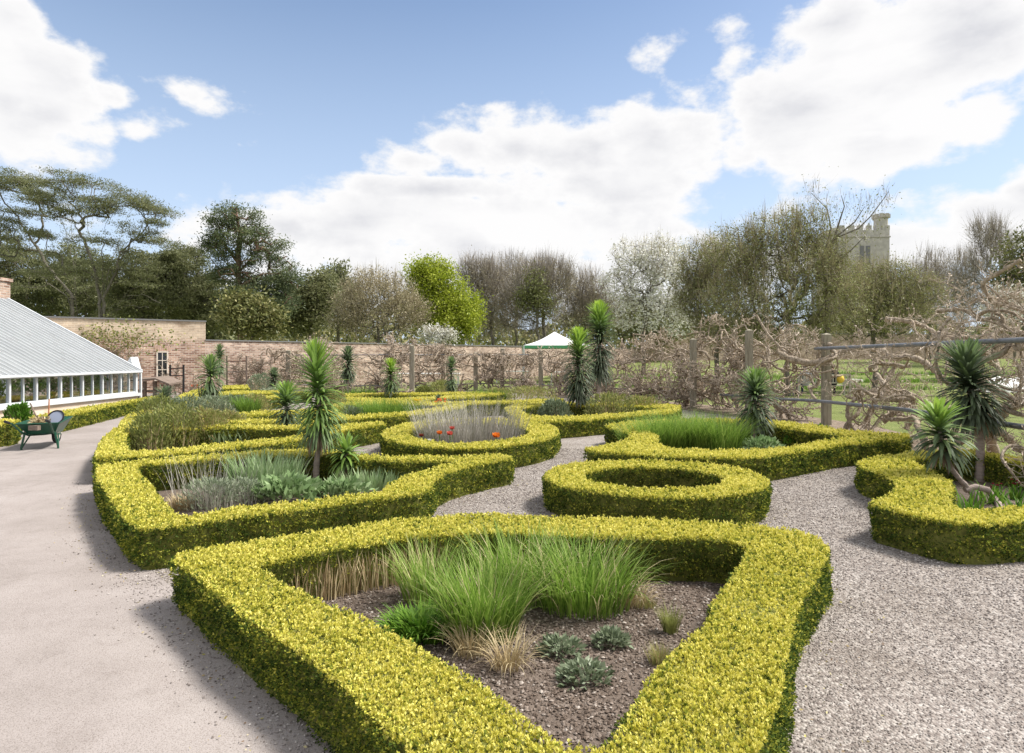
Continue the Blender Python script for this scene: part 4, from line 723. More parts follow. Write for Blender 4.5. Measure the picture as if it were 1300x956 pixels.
# staging and pots seen through the panes
M['terra'] = noise_mat('terracotta', [(.3, (.42, .17, .09)), (.7, (.55, .26, .15))], 8)
mb = MB()
for k in range(3):
    box(mb, (GX - 1.0 + k * .16, GY0 + .2, .42), (GX - .9 + k * .16, GY1 - .4, .45))
for yy in np.arange(GY0 + .4, GY1 - .3, 1.1): box(mb, (GX - 1.0, yy, 0), (GX - .94, yy + .05, .418)); box(mb, (GX - .64, yy, 0), (GX - .58, yy + .05, .418))
mb.build('plant_staging', M['white'], label='white slatted staging running inside the greenhouse', cat='bench', origin=(GX - .8, 15, 0))
k = 0
where = ['nearest the left edge of the photo', 'second from the left edge', 'third from the left edge', 'fourth from the left edge', 'in the middle of the glass front', 'just past the middle', 'third from the far corner', 'second from the far corner', 'nearest the far corner']
for yy in np.arange(14.0, 19.4, .62):
    x_ = GX - .8; t = thing('potted_plant', 'potted plant behind the greenhouse glass, ' + where[min(k, 8)], 'potted plant', (x_, yy, .452), 'potted plants inside the greenhouse'); k += 1
    mb = MB(); tube(mb, [(x_, yy, .452), (x_, yy, .64), (x_, yy, .67)], [.07, .105, .115], 12); mb.build('pot', M['terra'], t, smooth=False)
    mb = MB(); n = 260; P = np.array([x_, yy, .88]) + rng.normal(size=(n, 3)) * [.12, .13, .13]; leaves(mb, P, rng.normal(size=(n, 3)) + [0, 0, .4], .11, .05, rng.random(n)); segs(mb, np.array([[x_, yy, .66]] * 5), np.array([x_, yy, .9]) + rng.normal(size=(5, 3)) * .07, np.full(5, .006), np.full(5, .004), 4); mb.build('foliage', M['leafy'], t)

# timber cold frame and steps beyond the greenhouse
c = g(196, 510); D = c[1]; t = thing('potting_bench', 'weathered timber potting bench with a sloping lid past the end of the greenhouse', 'bench', (c[0], c[1], 0)); mb = MB()
def wbox(mbx, x0, x1, y0, y1, z0, z1): box(mbx, (c[0] + x0, c[1] + y0, z0), (c[0] + x1, c[1] + y1, z1))
for x_ in (-.35, .02, .5):
    mb = MB(); wbox(mb, x_ - .05, x_ + .05, -.05, .05, 0, .74); mb.build('leg', M['timber'], t)
mb = MB(); mb.add([c + [-.7, -.3, .80], c + [.2, -.3, .86], c + [.7, -.3, .66], c + [-.7, .6, .86], c + [.2, .6, .92], c + [.7, .6, .72], c + [-.7, -.3, .74], c + [.2, -.3, .80], c + [.7, -.3, .60], c + [-.7, .6, .80], c + [.2, .6, .86], c + [.7, .6, .66]],
    [(0,1,4,3),(1,2,5,4),(6,9,10,7),(7,10,11,8),(0,6,7,1),(1,7,8,2),(3,4,10,9),(4,5,11,10),(0,3,9,6),(2,8,11,5)]); mb.build('lid', M['timber'], t)
mb = MB(); wbox(mb, -.62, .62, .0, .08, .34, .42); wbox(mb, -.62, .62, .0, .08, .12, .2); mb.build('shelf', M['timber'], t)
mb = MB(); tube(mb, [c + [.15, -.2, .18], c + [.65, -.2, .62]], .035, 4); tube(mb, [c + [-.75, -.15, .12], c + [-.3, -.15, .5]], .03, 4); mb.build('brace', M['greyteak'], t)

# ------------------------------------------------------------------ wheelbarrow
w0 = g(58, 568); t = thing('wheelbarrow', 'green wheelbarrow loaded with tools standing at the edge of the path', 'wheelbarrow', w0)
u = norm(np.array([-.35, .94, 0.])); r_ = np.array([u[1], -u[0], 0.])      # u: towards the wheel
def wb(a, b_, z): return w0 + r_ * a + u * b_ + np.array([0, 0, z])
mb = MB(); lo_ = [wb(-.20, -.22, .27), wb(.20, -.22, .27), wb(.17, .32, .25), wb(-.17, .32, .25)]; hi_ = [wb(-.32, -.40, .47), wb(.32, -.40, .47), wb(.27, .55, .50), wb(-.27, .55, .50)]; hi2 = [p + (w0 + np.array([0,0,.48]) - p) * .04 for p in hi_]; lo2 = [p + np.array([0, 0, .015]) for p in lo_]
mb.add(lo_ + hi_ + hi2 + lo2, [(3,2,1,0),(0,1,5,4),(1,2,6,5),(2,3,7,6),(3,0,4,7),(4,5,9,8),(5,6,10,9),(6,7,11,10),(7,4,8,11),(8,9,13,12),(9,10,14,13),(10,11,15,14),(11,8,12,15),(12,13,14,15)]); 
for a_, b2 in ((0, 1), (1, 2), (2, 3), (3, 0)): tube(mb, [hi_[a_], hi_[b2]], .012, 6)
mb.build('tray', M['green'], t)
mb = MB()
for s_ in (-1, 1): tube(mb, [wb(s_ * .28, -.92, .56), wb(s_ * .27, -.7, .50), wb(s_ * .23, -.45, .34), wb(s_ * .20, -.2, .25), wb(s_ * .13, .35, .20), wb(s_ * .05, .62, .19)], .016, 7)
mb.build('frame', M['green'], t)
for s_ in (-1, 1):
    mb = MB(); tube(mb, [wb(s_ * .28, -.80, .53), wb(s_ * .285, -.96, .57)], .022, 8); mb.build('grip', M['rubber'], t)
    mb = MB(); tube(mb, [wb(s_ * .22, -.30, .30), wb(s_ * .27, -.30, .05), wb(s_ * .27, -.30, .0)], .018, 7); tube(mb, [wb(s_ * .21, -.05, .25), wb(s_ * .27, -.28, .04)], .012, 6); mb.build('leg', M['green'], t)
wc = wb(0, .60, .19); th_ = np.linspace(0, 2 * math.pi, 25); mb = MB(); tube(mb, [wc + u * math.cos(a) * .15 + np.array([0, 0, math.sin(a) * .15]) for a in th_], .04, 8, cap=False); wh = mb.build('wheel', M['rubber'], t)
mb = MB(); tube(mb, [wc - r_ * .03, wc + r_ * .03], .12, 16); tube(mb, [wc - r_ * .08, wc + r_ * .08], .015, 8); o = mb.build('rim', M['cream']); o.parent = wh; o.location = tuple(-np.array(t.location))
mb = MB(); box(mb, wb(-.13, -.435, .36), wb(.05, -.425, .44)); mb.build('plate', M['timber'], t)
t2 = thing('garden_sieve', 'round black-rimmed sieve propped up in the wheelbarrow', 'sieve', wb(.12, .12, .46)); cc = wb(.12, .12, .53); nn = norm(np.array([.15, -1, .5])); s1_ = norm(np.cross(nn, [0, 0, 1])); s2_ = np.cross(s1_, nn)
mb = MB(); tube(mb, [cc + (s1_ * math.cos(a) + s2_ * math.sin(a)) * .13 for a in th_], .014, 6, cap=False); mb.build('rim', M['rubber'], t2)
M['mesh'] = mat('pale_mesh', (.26, .29, .38), .8); mb = MB(); vv = [cc + (s1_ * math.cos(a) + s2_ * math.sin(a)) * .125 for a in th_[:-1]]; vv += [p - nn * .01 for p in vv]; c1 = len(vv); vv += [cc, cc - nn * .01]; mb.add(vv, [(k, (k + 1) % 24, c1) for k in range(24)] + [((k + 1) % 24 + 24, k + 24, c1 + 1) for k in range(24)]); mb.build('mesh', M['mesh'], t2)
mb = MB(); tube(mb, [wb(-.1, .1, .36), wb(-.28, .15, .80)], .012, 6); mb.build('tool_handle', M['timber'], label='leaning wooden tool handle sticking out of the wheelbarrow', cat='tool', origin=wb(-.1, .1, .36))
mb = MB(); tube(mb, [wb(-.02, .2, .36), wb(-.01, .22, .86)], .012, 6); mb.build('tool_handle', M['terra'], label='upright reddish tool handle sticking out of the wheelbarrow', cat='tool', origin=wb(-.02, .2, .36))
mb = MB(); n = 500; P = wb(-.10, .02, .47) + rng.normal(size=(n, 3)) * [.06, .07, .03]; leaves(mb, P, rng.normal(size=(n, 3)) + [0, 0, .5], .06, .02, rng.random(n)); mb.build('dead_cuttings', M['straw'], label='heap of dry brown cuttings in the wheelbarrow', cat='cuttings', origin=wb(-.10, .02, .4))

# ------------------------------------------------------------------ pergola posts and rails
def zt_rail(s): return np.interp(s, [0, 14, 24, 34, 50], [1.87, 1.82, 1.72, 1.70, 1.68])
def zl_rail(s): return np.interp(s, [0, 8, 14, 24, 34, 50], [.82, .72, .52, .42, .30, .25])
posts = [(1.2, 2.1), (5.2, 2.0), (8.6, 2.1), (12.15, 2.16), (15.25, 2.35), (17.75, 2.16), (22.1, 2.0), (26.6, 1.9), (29.1, 2.0), (30.4, 1.8), (33.4, 2.1), (36.6, 1.9), (40.1, 1.9)]
plab = {3: 'weathered square post in front of the bench', 4: 'weathered post behind the dark spiky plant', 5: 'weathered post left of the scalloped hedge', 10: 'tall post before the long brick wall, left of centre', 8: 'pale post right of the white canopy', 9: 'short pale post left of the white canopy', 6: 'post behind the tall pair of spiky plants', 7: 'post among the tangled vines at the far bend',
        11: 'post behind the bright-topped slender plant', 12: 'last post at the far left end of the pergola', 2: 'post hidden behind the large dark spiky plant', 1: 'near post at the right edge of the photo', 0: 'post nearest the viewer outside the right edge'}
for k, (s, h) in enumerate(posts):
    if k < 3: continue
    p = fen(s) if k != 3 else g(1049, 540)[:2]; 
    if k == 4: p = at(951, 500, 17.3)[:2]
    if k == 5: p = g(880, 520)[:2]
    if k == 10: p = at(523, 490, 27.8)[:2]
    w_ = .085 if k < 6 else .10; mb = MB(); box(mb, (p[0] - w_, p[1] - w_, -.1), (p[0] + w_, p[1] + w_, h)); mb.add([(p[0] - w_, p[1] - w_, h), (p[0] + w_, p[1] - w_, h), (p[0] + w_, p[1] + w_, h), (p[0] - w_, p[1] + w_, h), (p[0], p[1], h + .04)], [(0, 1, 4), (1, 2, 4), (2, 3, 4), (3, 0, 4)])
    mb.build('wooden_post', M['post'], label=plab[k], cat='post', group='posts of the wisteria pergola', origin=(p[0], p[1], 0))
for nm, zf, s_a, s_b, lab in (('top', zt_rail, 3, 12.1, 'thick dark upper rail at the right, under the wisteria'), ('low', zl_rail, 3, 16, 'dark lower rail at the right behind the leaning spiky plants'), ('top', zt_rail, 26.5, 41, 'thin dark upper rail before the long brick wall'), ('low', zl_rail, 16.5, 26, 'lower rail right of the tall pair of spiky plants'), ('low', zl_rail, 26.3, 41, 'thin dark lower rail before the long brick wall')):
    ss = np.linspace(s_a, s_b, 40); P = np.array([[*fen(s), zf(s)] for s in ss]); P[:, 0] -= .22 if s_a < 10 else 0; mb = MB(); tube(mb, P, .038 if s_a < 10 else .022, 8); mb.build('metal_rail', M['rail'], smooth=True, label=lab, cat='rail', group='rails of the wisteria pergola', origin=P[0])

# ------------------------------------------------------------------ wisteria
def fdist(p):
    d = np.linalg.norm(FEN_F - p[:2], axis=1); i = np.argmin(d); return FEN_F[i], i / len(FEN_F) * FS[-1]
FEN_F = np.array([fen(s) for s in np.linspace(0, FS[-1], 400)])
def zmax(s): return np.interp(s, [0, 4, 7, 11, 15, 19, 21.5, 24, 28, 31, 35, 40], [3.2, 3.3, 3.0, 3.1, 2.9, 2.7, 2.1, 1.9, 1.7, 1.7, 2.7, 1.9])
def walk(start, d, L, step, wig, pull=.25, zc=None, gnarl=0.0):
    P = [np.array(start, float)]; d = norm(np.array(d, float)); n = max(int(L / step), 3); acc = rng.normal(size=3) * wig
    for _ in range(n):
        acc = acc * .45 + rng.normal(size=3) * wig * 1.15; d = norm(d + acc)
        f, s = fdist(P[-1]); off = P[-1][:2] - f; d[:2] -= off * pull * .8
        zm = zmax(s); 
        if P[-1][2] > zm: d[2] -= .5
        if P[-1][2] < .12: d[2] += .5
        if zc is not None: d[2] += (zc - P[-1][2]) * .5
        d = norm(d); P.append(P[-1] + d * step)
    return np.array(P)
TW = norm(np.array([1., 1, 1]))
def wisteria(label, s0, span, dens, heavy=None, extra=None, seed=0):
    f = fen(s0); t = thing('wisteria', label, 'wisteria', (f[0], f[1], 0), 'old bare wisterias trained along the pergola'); mb = MB(); bb = MB(); limbs = []
    near = np.linalg.norm(f) < 16; ns = 7 if near else 5
    tan = norm(fen(s0 + .5) - fen(s0 - .5))
    # trunks
    for k in range(2):
        st = np.array([*(f + tan * rng.uniform(-.5, .5)), -.05]); P = walk(st, (tan[0] * rng.uniform(-.8, .8), tan[1] * rng.uniform(-.8, .8), 1), rng.uniform(.9, 1.8), .09, .22, .6); limbs.append((P, rng.uniform(.055, .085) * (1 if k == 0 else .7), .7))
    for lv in (zl_rail(s0), zt_rail(s0), zt_rail(s0) - .45 ):
        for sg in (-1, 1):
            st = np.array([*(f + tan * rng.uniform(-.4, .4) * span), lv + rng.uniform(-.1, .15)]); P = walk(st, (sg * tan[0], sg * tan[1], .1), span * rng.uniform(.5, .9), .10, .26, .5, zc=lv); limbs.append((P, rng.uniform(.028, .055), .45))
    if extra:
        for P, r in extra: 
            P = np.array(P, float); q = np.linspace(0, 1, len(P)); tt = np.linspace(0, 1, len(P) * 5); S = np.stack([np.interp(tt, q, P[:, i]) for i in range(3)], -1)
            for _ in range(3): S[1:-1] = (S[:-2] + 2 * S[1:-1] + S[2:]) / 4
            limbs.append((S, r, .75))
    tw_a, tw_b, tips = [], [], []
    for P, r, tp in limbs:
        rr = r * (1 - (1 - tp) * np.linspace(0, 1, len(P))) * (1 + .17 * np.sin(np.arange(len(P)) * 1.9 + rng.uniform(0, 6)) + .08 * rng.normal(size=len(P))); tube(mb, P, rr, ns, rng.uniform(.3, .7))
    # second order
    sec = []
    for _ in range(int(26 * dens)):
        P, r, _t = limbs[rng.integers(len(limbs))]; i = rng.integers(1, len(P)); d = rng.normal(size=3) * [.8, .8, .5] + [0, 0, .55]; Q = walk(P[i], d, rng.uniform(.6, 1.7), .08, .24, .12); sec.append(Q); tube(mb, Q, np.linspace(.024 if near else .032, .009 if near else .013, len(Q)) * rng.uniform(.8, 1.3), 5 if near else 4, rng.uniform(.3, .8), cap=False)
    pool = sec + [l[0] for l in limbs]
    # third order and twigs
    A_s, B_s = [], []
    for _ in range(int((80 if near else 50) * dens)):
        Q = pool[rng.integers(len(pool))]; i = rng.integers(1, len(Q)); d = rng.normal(size=3) * [.9, .9, .5] + [0, 0, .5]; T_ = walk(Q[i], d, rng.uniform(.3, .9), .07, .30, .10); A_s.append(T_[:-1]); B_s.append(T_[1:]); tips.append(T_[len(T_) // 3:])
    A_s, B_s = np.concatenate(A_s), np.concatenate(B_s); n = len(A_s); segs(mb, A_s, B_s, np.full(n, .0075 if near else .012), np.full(n, .0065 if near else .011), 4, .5)
    mb.build('branches', M['wist'], t, smooth=True)
    tips = np.concatenate(tips); k = 3 if near else 2; n = len(tips) * k; b0 = np.repeat(tips, k, 0) + rng.normal(size=(n, 3)) * .015; d = rng.normal(size=(n, 3)) + [0, 0, .6]
    L_ = rng.uniform(.08, .26, n); w_ = .008 if near else .016; e = b0 + norm(d) * L_[:, None]; segs(bb, b0, e, np.full(n, w_ * .5), np.full(n, w_ * .35), 3, rng.random(n))
    m_ = rng.random(n) < .5; q = e[m_]; leaves(bb, np.repeat(q, 3, 0), rng.normal(size=(len(q) * 3, 3)) + [0, 0, .5], .045 if near else .07, .02 if near else .035, rng.uniform(.35, 1, len(q) * 3))
    bb.build('twigs', M['wtwig'], t)
def ax(px, py, D): return at(px, py, D)
e1 = [([ax(985,446,15), ax(1000,455,14.9), ax(1030,462,14.8), ax(1052,456,14.7), ax(1075,444,14.4), ax(1100,440,14), ax(1118,444,13.7), ax(1135,456,13.4), ax(1150,452,13.2), ax(1170,457,12.9), ax(1190,472,12.6), ax(1195,484,12.5)], .085),
      ([g(1096, 546), ax(1108,515,13.6), ax(1125,485,13.5), ax(1138,462,13.4)], .068),
      ([ax(1095,500,13.3), ax(1110,495,13.2), ax(1130,493,13.1), ax(1155,500,12.9), ax(1180,511,12.6)], .055),
      ([ax(1120,535,13), ax(1150,512,12.8), ax(1165,520,12.6), ax(1150,545,12.6)], .07)]
e2 = [([ax(1125,405,12.5), ax(1150,407,12.2), ax(1172,413,12), ax(1190,424,11.6)], .05), ([ax(960,400,15.5), ax(975,425,15.3), ax(992,442,15)], .035)]
e3 = [([g(1262, 577), ax(1255,545,9), ax(1275,520,8.9), ax(1300,508,8.6), ax(1320,500,8.4)], .09), ([ax(1200,432,9.8), ax(1222,455,9.5), ax(1235,478,9.2), ax(1265,496,8.9), ax(1300,515,8.6)], .065),
      ([ax(1190,395,9.8), ax(1225,392,9.5), ax(1245,408,9.2), ax(1262,402,9), ax(1280,418,8.8), ax(1300,425,8.6)], .032), ([ax(1215,562,9.2), ax(1240,548,9), ax(1275,548,8.8), ax(1290,570,8.7), ax(1310,575,8.5)], .06), ([ax(1296,330,8.4), ax(1270,345,8.6), ax(1245,360,8.8), ax(1260,385,8.8), ax(1290,392,8.6)], .03)]
W_ = [('wisteria at the right edge with thick looping trunks', 4.6, 3.0, 1.0, e3), ('wisteria rising behind the large dark spiky plant', 7.3, 2.6, .8, e2), ('wisteria with the long sagging limb crossing the upper rail', 10.6, 2.8, .6, e1), ('wisteria tangle behind the dark green spiky plant', 13.4, 2.6, 1.3, None),
      ('wisteria around the post behind the dark spiky plant', 15.6, 2.6, 2.0, None), ('wisteria tangle right of the weathered post by the scalloped hedge', 17.9, 2.8, 2.2, None), ('dense wisteria right of the tall pair of spiky plants', 20.2, 2.8, 2.0, None), ('wisteria just behind the tall pair of spiky plants', 22.6, 2.8, 1.5, None), ('wisteria at the far bend of the pergola', 25.0, 3.0, 1.5, None),
      ('wisteria under the white canopy', 27.6, 3.0, 1.7, None), ('wisteria between the two pale posts', 30.0, 3.0, 1.9, None), ('wisteria right of the tall post before the wall', 32.4, 3.0, 1.7, None), ('high wisteria left of the tall post before the wall', 34.8, 3.0, 2.0, None), ('wisteria at the far left stretch of the pergola', 37.4, 3.0, 1.5, None), ('last sparse wisteria at the far left end', 40.0, 2.4, .9, None)]
for i_, (lab, s, sp, dn, ex) in enumerate(W_): wisteria(lab, s, sp, dn, extra=ex)
# leaf litter strip under the pergola
lit = [tuple(fen(s) + norm(np.array([fen(s + .4)[1] - fen(s)[1], -(fen(s + .4)[0] - fen(s)[0])])) * w_) for w_, rg in ((-.9, np.linspace(1, 40, 30)), (1.0, np.linspace(40, 1, 30))) for s in rg]
M['litter'] = noise_mat('leaf_litter', [(.3, (.11, .085, .065)), (.5, (.24, .19, .145)), (.7, (.38, .31, .24))], 9, detail=10, rough=1, bump=1, bdist=.04, nrough=.75)
sheet('litter_strip', lit, .016, M['litter'])
# small climbers on the brick walls
def climber(label, px, py, D, w, h, n=36):
    b = at(px, py, D); b[2] = 0; t = thing('wall_climber', label, 'climber', b, 'old climbers trained on the brick walls'); mb = MB(); bb = MB(); tips = []
    for k in range(n):
        x = rng.normal() * w * .35; P = [b + np.array([x * .3, 0, .0 if k < 4 else rng.uniform(.2, h * .7)])]; d = np.array([rng.normal() * .8, 0, rng.uniform(.1, .9)])
        for _ in range(rng.integers(6, 14)): d = d * .85 + rng.normal(size=3) * [.4, .04, .35]; P.append(P[-1] + norm(d) * .12); P[-1][2] = min(max(P[-1][2], .05), h)
        P = np.array(P); tube(mb, P, np.linspace(.03 if k < 6 else .016, .008, len(P)), 4, cap=False); tips.append(P)
    mb.build('branches', M['wist'], t); tips = np.concatenate(tips); q = np.repeat(tips, 4, 0); leaves(bb, q, rng.normal(size=(len(q), 3)), .13, .03, rng.random(len(q))); bb.build('twigs', M['wtwig'], t)
climber('bare climber on the low wall left of the biggest spiky plant', 322, 470, 30.2, 2.6, 1.8); climber('bare climber inside the timber frame on the low wall', 300, 470, 28.6, 1.6, 1.7, 22); climber('bare climber on the low wall behind the biggest spiky plant', 372, 470, 31.5, 2.4, 1.9); climber('leafless creeper on the tall wall left of the window', 140, 440, 26.6, 4.0, 3.0, 60)
climber('bare climber on the low wall above the left pergola rail', 425, 465, 33.5, 3, 2.1); climber('sparse climber right of the tall wall window', 228, 470, 26.6, 1.2, 1.7, 18)
leaf_spots = MB(); n = 900; P = at(140, 430, 26.4) + rng.normal(size=(n, 3)) * [1.3, .1, .35]; leaves(leaf_spots, P, rng.normal(size=(n, 3)), .12, .08, rng.random(n)); leaf_spots.build('ivy_patch', M['olive'], label='patch of olive ivy high on the tall wall above the greenhouse roof', cat='ivy', origin=at(140, 430, 26.4))

# ------------------------------------------------------------------ canopy, tables, bench and people beyond the pergola
c = np.array([at(704, 430, 40)[0], 40, 0]); t = thing('garden_canopy', 'white pyramid canopy with a green valance behind the pergola', 'canopy', c); apex = c + [0, 0, 3.20]; hw = 2.0; zb = 2.30
cor = [c + [-hw, -hw, zb], c + [hw, -hw, zb], c + [hw, hw, zb], c + [-hw, hw, zb]]; mb = MB()
for k in range(4):
    a, b_ = cor[k], cor[(k + 1) % 4]; N_ = 8; vs = []
    for i_ in range(N_ + 1):
        f_ = i_ / N_
        for j_ in range(N_ + 1): e = a * (1 - j_ / N_) + b_ * (j_ / N_); p = apex * (1 - f_) + e * f_; p = p + [0, 0, -.12 * math.sin(f_ * math.pi) ]; vs.append(p)
    F_ = [(i_ * (N_ + 1) + j_, (i_ + 1) * (N_ + 1) + j_, (i_ + 1) * (N_ + 1) + j_ + 1, i_ * (N_ + 1) + j_ + 1) for i_ in range(N_) for j_ in range(N_)]; mb.add(vs, F_)
mb.build('fabric_roof', M['cloth'], t, smooth=True); mb = MB()
for k in range(4):
    a, b_ = cor[k], cor[(k + 1) % 4]; q_ = norm(np.cross(b_ - a, [0, 0, 1])) * .02; mb.add([a + q_, b_ + q_, b_ + q_ - [0, 0, .18], a + q_ - [0, 0, .18], a, b_, b_ - [0, 0, .18], a - [0, 0, .18]], [(0, 3, 2, 1), (4, 5, 6, 7), (0, 1, 5, 4), (2, 3, 7, 6)])
mb.build('valance', M['paletrim'], t)
for p in cor:
    mb = MB(); tube(mb, [[p[0] * .99 + c[0] * .01, p[1], 0], [p[0] * .99 + c[0] * .01, p[1], zb]], .04, 6); mb.build('leg', M['white'], t)
def table(label, px, py, D, hw=.7):
    c = at(px, py, D); t = thing('garden_table', label, 'table', (c[0], c[1], 0), 'white tables beyond the pergola'); mb = MB(); z0 = float(terrain_z(np.array(c[0]), np.array(c[1]))); box(mb, (c[0] - hw, c[1] - .4, z0 + .70), (c[0] + hw, c[1] + .4, z0 + .75)); mb.build('tabletop', M['cloth'], t)
    for sx in (-1, 1):
        for sy in (-1, 1): mb = MB(); box(mb, (c[0] + sx * (hw - .08) - .025, c[1] + sy * .32 - .025, z0), (c[0] + sx * (hw - .08) + .025, c[1] + sy * .32 + .025, z0 + .70)); mb.build('leg', M['white'], t)
table('white table under the canopy, left of the tall pair of spiky plants', 716, 472, 36, .8); table('white table seen between the pale pergola posts', 650, 470, 38, 1.0); table('long white table behind the tall post before the wall', 545, 480, 33, 1.6)
# bench
bc = np.array([at(1046, 500, 26)[0], 26.0, 0]); t = thing('park_bench', 'weathered grey wooden bench on the lawn beyond the pergola', 'bench', bc)
def bb_(mbx, x0, x1, y0, y1, z0, z1): box(mbx, bc + [x0, y0, z0], bc + [x1, y1, z1])
mb = MB()
for k in range(4): bb_(mb, -1.02, 1.02, .02 + k * .11, .11 + k * .11, .42, .445)
mb.build('seat', M['greyteak'], t); mb = MB(); bb_(mb, -1.02, 1.02, -.05, -.01, .84, .91); bb_(mb, -1.02, 1.02, -.05, -.01, .52, .57)
for k in range(17): x_ = -.98 + k * .12; bb_(mb, x_, x_ + .05, -.04, -.02, .57, .84)
mb.build('backrest', M['greyteak'], t)
for sx in (-1, 1):
    for sy, hh in ((-.03, .90), (.44, .62)): mb = MB(); bb_(mb, sx * 1.06 - .035, sx * 1.06 + .035, sy - .035, sy + .035, 0, hh); mb.build('leg', M['greyteak'], t)
    mb = MB(); bb_(mb, sx * 1.06 - .04, sx * 1.06 + .04, .01, .52, .622, .66); mb.build('armrest', M['greyteak'], t)
def person(label, o, jacket, trousers, hair, cap=None, lean=0.0, seated=True, yaw=0.0):
    """one continuous skinned body; local +y is the way the person faces"""
    t = thing('person', label, 'person', o); o = np.array(o, float)
    if seated: J = {'pel': (0,.0,.52), 'ch': (0,.0+lean,.86), 'sh': (0,.02+lean,1.0), 'nk': (0,.05+lean,1.10), 'hd': (0,.09+lean,1.20), 'ht': (0,.08+lean,1.31)}
    else: J = {'pel': (0,0,.92), 'ch': (0,0,1.25), 'sh': (0,0,1.42), 'nk': (0,0,1.52), 'hd': (0,.02,1.62), 'ht': (0,.02,1.74)}
    V = [J['pel'], J['ch'], J['sh'], J['nk'], J['hd'], J['ht']]; Rr = [(.17,.13),(.18,.13),(.13,.10),(.06,.06),(.095,.10),(.06,.07)]; E = [(0,1),(1,2),(2,3),(3,4),(4,5)]
    for sx in (-1, 1):
        b0 = len(V)
        if seated: V += [(sx*.20,.02+lean,.98),(sx*.25,.06+lean,.72),(sx*.16,.30,.66),(sx*.10,.38,.66)]
        else: V += [(sx*.20,0,1.40),(sx*.24,.0,1.12),(sx*.23,.10,.90),(sx*.22,.14,.82)]
        Rr += [(.065,.065),(.05,.05),(.035,.035),(.04,.025)]; E += [(2,b0),(b0,b0+1),(b0+1,b0+2),(b0+2,b0+3)]; b1 = len(V)
        if seated: V += [(sx*.10,.05,.50),(sx*.12,.46,.50),(sx*.12,.46,.10),(sx*.12,.60,.05)]
        else: V += [(sx*.10,0,.86),(sx*.11,.02,.48),(sx*.12,-.02,.09),(sx*.12,.14,.04)]
        Rr += [(.085,.085),(.065,.065),(.045,.045),(.04,.03)]; E += [(0,b1),(b1,b1+1),(b1+1,b1+2),(b1+2,b1+3)]
    me = bpy.data.meshes.new('b'); me.from_pydata([tuple(v) for v in V], E, []); ob = bpy.data.objects.new('tmp', me); C.objects.link(ob)
    md = ob.modifiers.new('s', 'SKIN'); ob.modifiers.new('d', 'SUBSURF').levels = 1
    sv = me.skin_vertices[0].data if me.skin_vertices else None
    if sv is None:
        bm = bmesh.new(); bm.from_mesh(me); bm.verts.layers.skin.verify(); bm.to_mesh(me); bm.free(); sv = me.skin_vertices[0].data
    for k, rr in enumerate(Rr): sv[k].radius = rr
    sv[0].use_root = True
    dg = bpy.context.evaluated_depsgraph_get(); dg.update(); m2 = bpy.data.meshes.new_from_object(ob.evaluated_get(dg)); bpy.data.objects.remove(ob)
    ca, sa = math.cos(yaw), math.sin(yaw)
    for mm in (jacket, trousers, M['skin'], M['rubber']): m2.materials.append(mm)
    nk = J['nk'][2]
    for p in m2.polygons:
        c_ = p.center; r2 = 0
        if c_.z > nk - .02: r2 = 2
        elif seated and c_.z < .60 and (c_.y > .12 or c_.z < .5): r2 = 1 if c_.z > .09 else 3
        elif not seated and c_.z < .88 and abs(c_.x) < .19: r2 = 1 if c_.z > .09 else 3
        elif seated and c_.y > .33 and c_.z > .6: r2 = 2
        elif not seated and c_.z < .88: r2 = 2
        p.material_index = r2; p.use_smooth = True
    for v in m2.vertices: x_, y_ = v.co.x, v.co.y; v.co.x = x_ * ca - y_ * sa; v.co.y = x_ * sa + y_ * ca
    body = bpy.data.objects.new('body', m2); C.objects.link(body); body.parent = t
    hc = np.array(J['hd']) + [0, -.015, .035]; mb = MB(); n = 14; vs = []; F_ = []
    for i_ in range(8):
        th = i_ / 7 * R(115)
        for j_ in range(n): a = j_ / n * 6.283; vs.append(hc + np.array([.103 * math.sin(th) * math.cos(a), .112 * math.sin(th) * math.sin(a) - (.03 if th > 1 else 0), .118 * math.cos(th)]))
    for i_ in range(7):
        for j_ in range(n): F_.append((i_ * n + j_, i_ * n + n + j_, i_ * n + n + (j_ + 1) % n, i_ * n + (j_ + 1) % n))
    vs = np.array(vs); vs = np.stack([vs[:, 0] * ca - vs[:, 1] * sa, vs[:, 0] * sa + vs[:, 1] * ca, vs[:, 2]], -1); mb.add(vs + o, F_); mb.build('cap' if cap else 'hair', cap or hair, t, smooth=True)
    return t
M['black'] = mat('black_cloth', (.02, .02, .024), .9); M['navy'] = mat('navy_cloth', (.03, .045, .11), .9); M['hair'] = mat('dark_hair', (.03, .02, .015), .7); M['palecloth'] = mat('pale_cloth', (.62, .62, .66), .9); M['yellow'] = mat('yellow_cloth', (.75, .50, .08), .8)
person('person in black sitting at the right end of the bench, seen from behind', bc + [.42, .12, -.02], M['black'], M['black'], M['hair'], lean=.02, yaw=-.35)
person('person in a navy cap and pale top sitting at the left end of the bench', bc + [-.70, .12, -.02], M['palecloth'], M['navy'], M['hair'], cap=M['navy'], lean=-.02, yaw=.1)
mb = MB(); cy_ = bc + [.62, -.10, .70]; th_ = np.linspace(0, 2 * math.pi, 12, endpoint=False)
for k in range(6):
    pass
P = np.array([cy_ + [0, 0, -.15], cy_ + [0, -.01, -.10], cy_ + [.01, -.01, 0], cy_ + [.0, .0, .12], cy_ + [0, .01, .16]]); tube(mb, P, [.05, .12, .15, .11, .05], 12); mb.build('shoulder_bag', M['yellow'], smooth=True, label='yellow bag hanging over the back of the bench', cat='bag', origin=cy_)
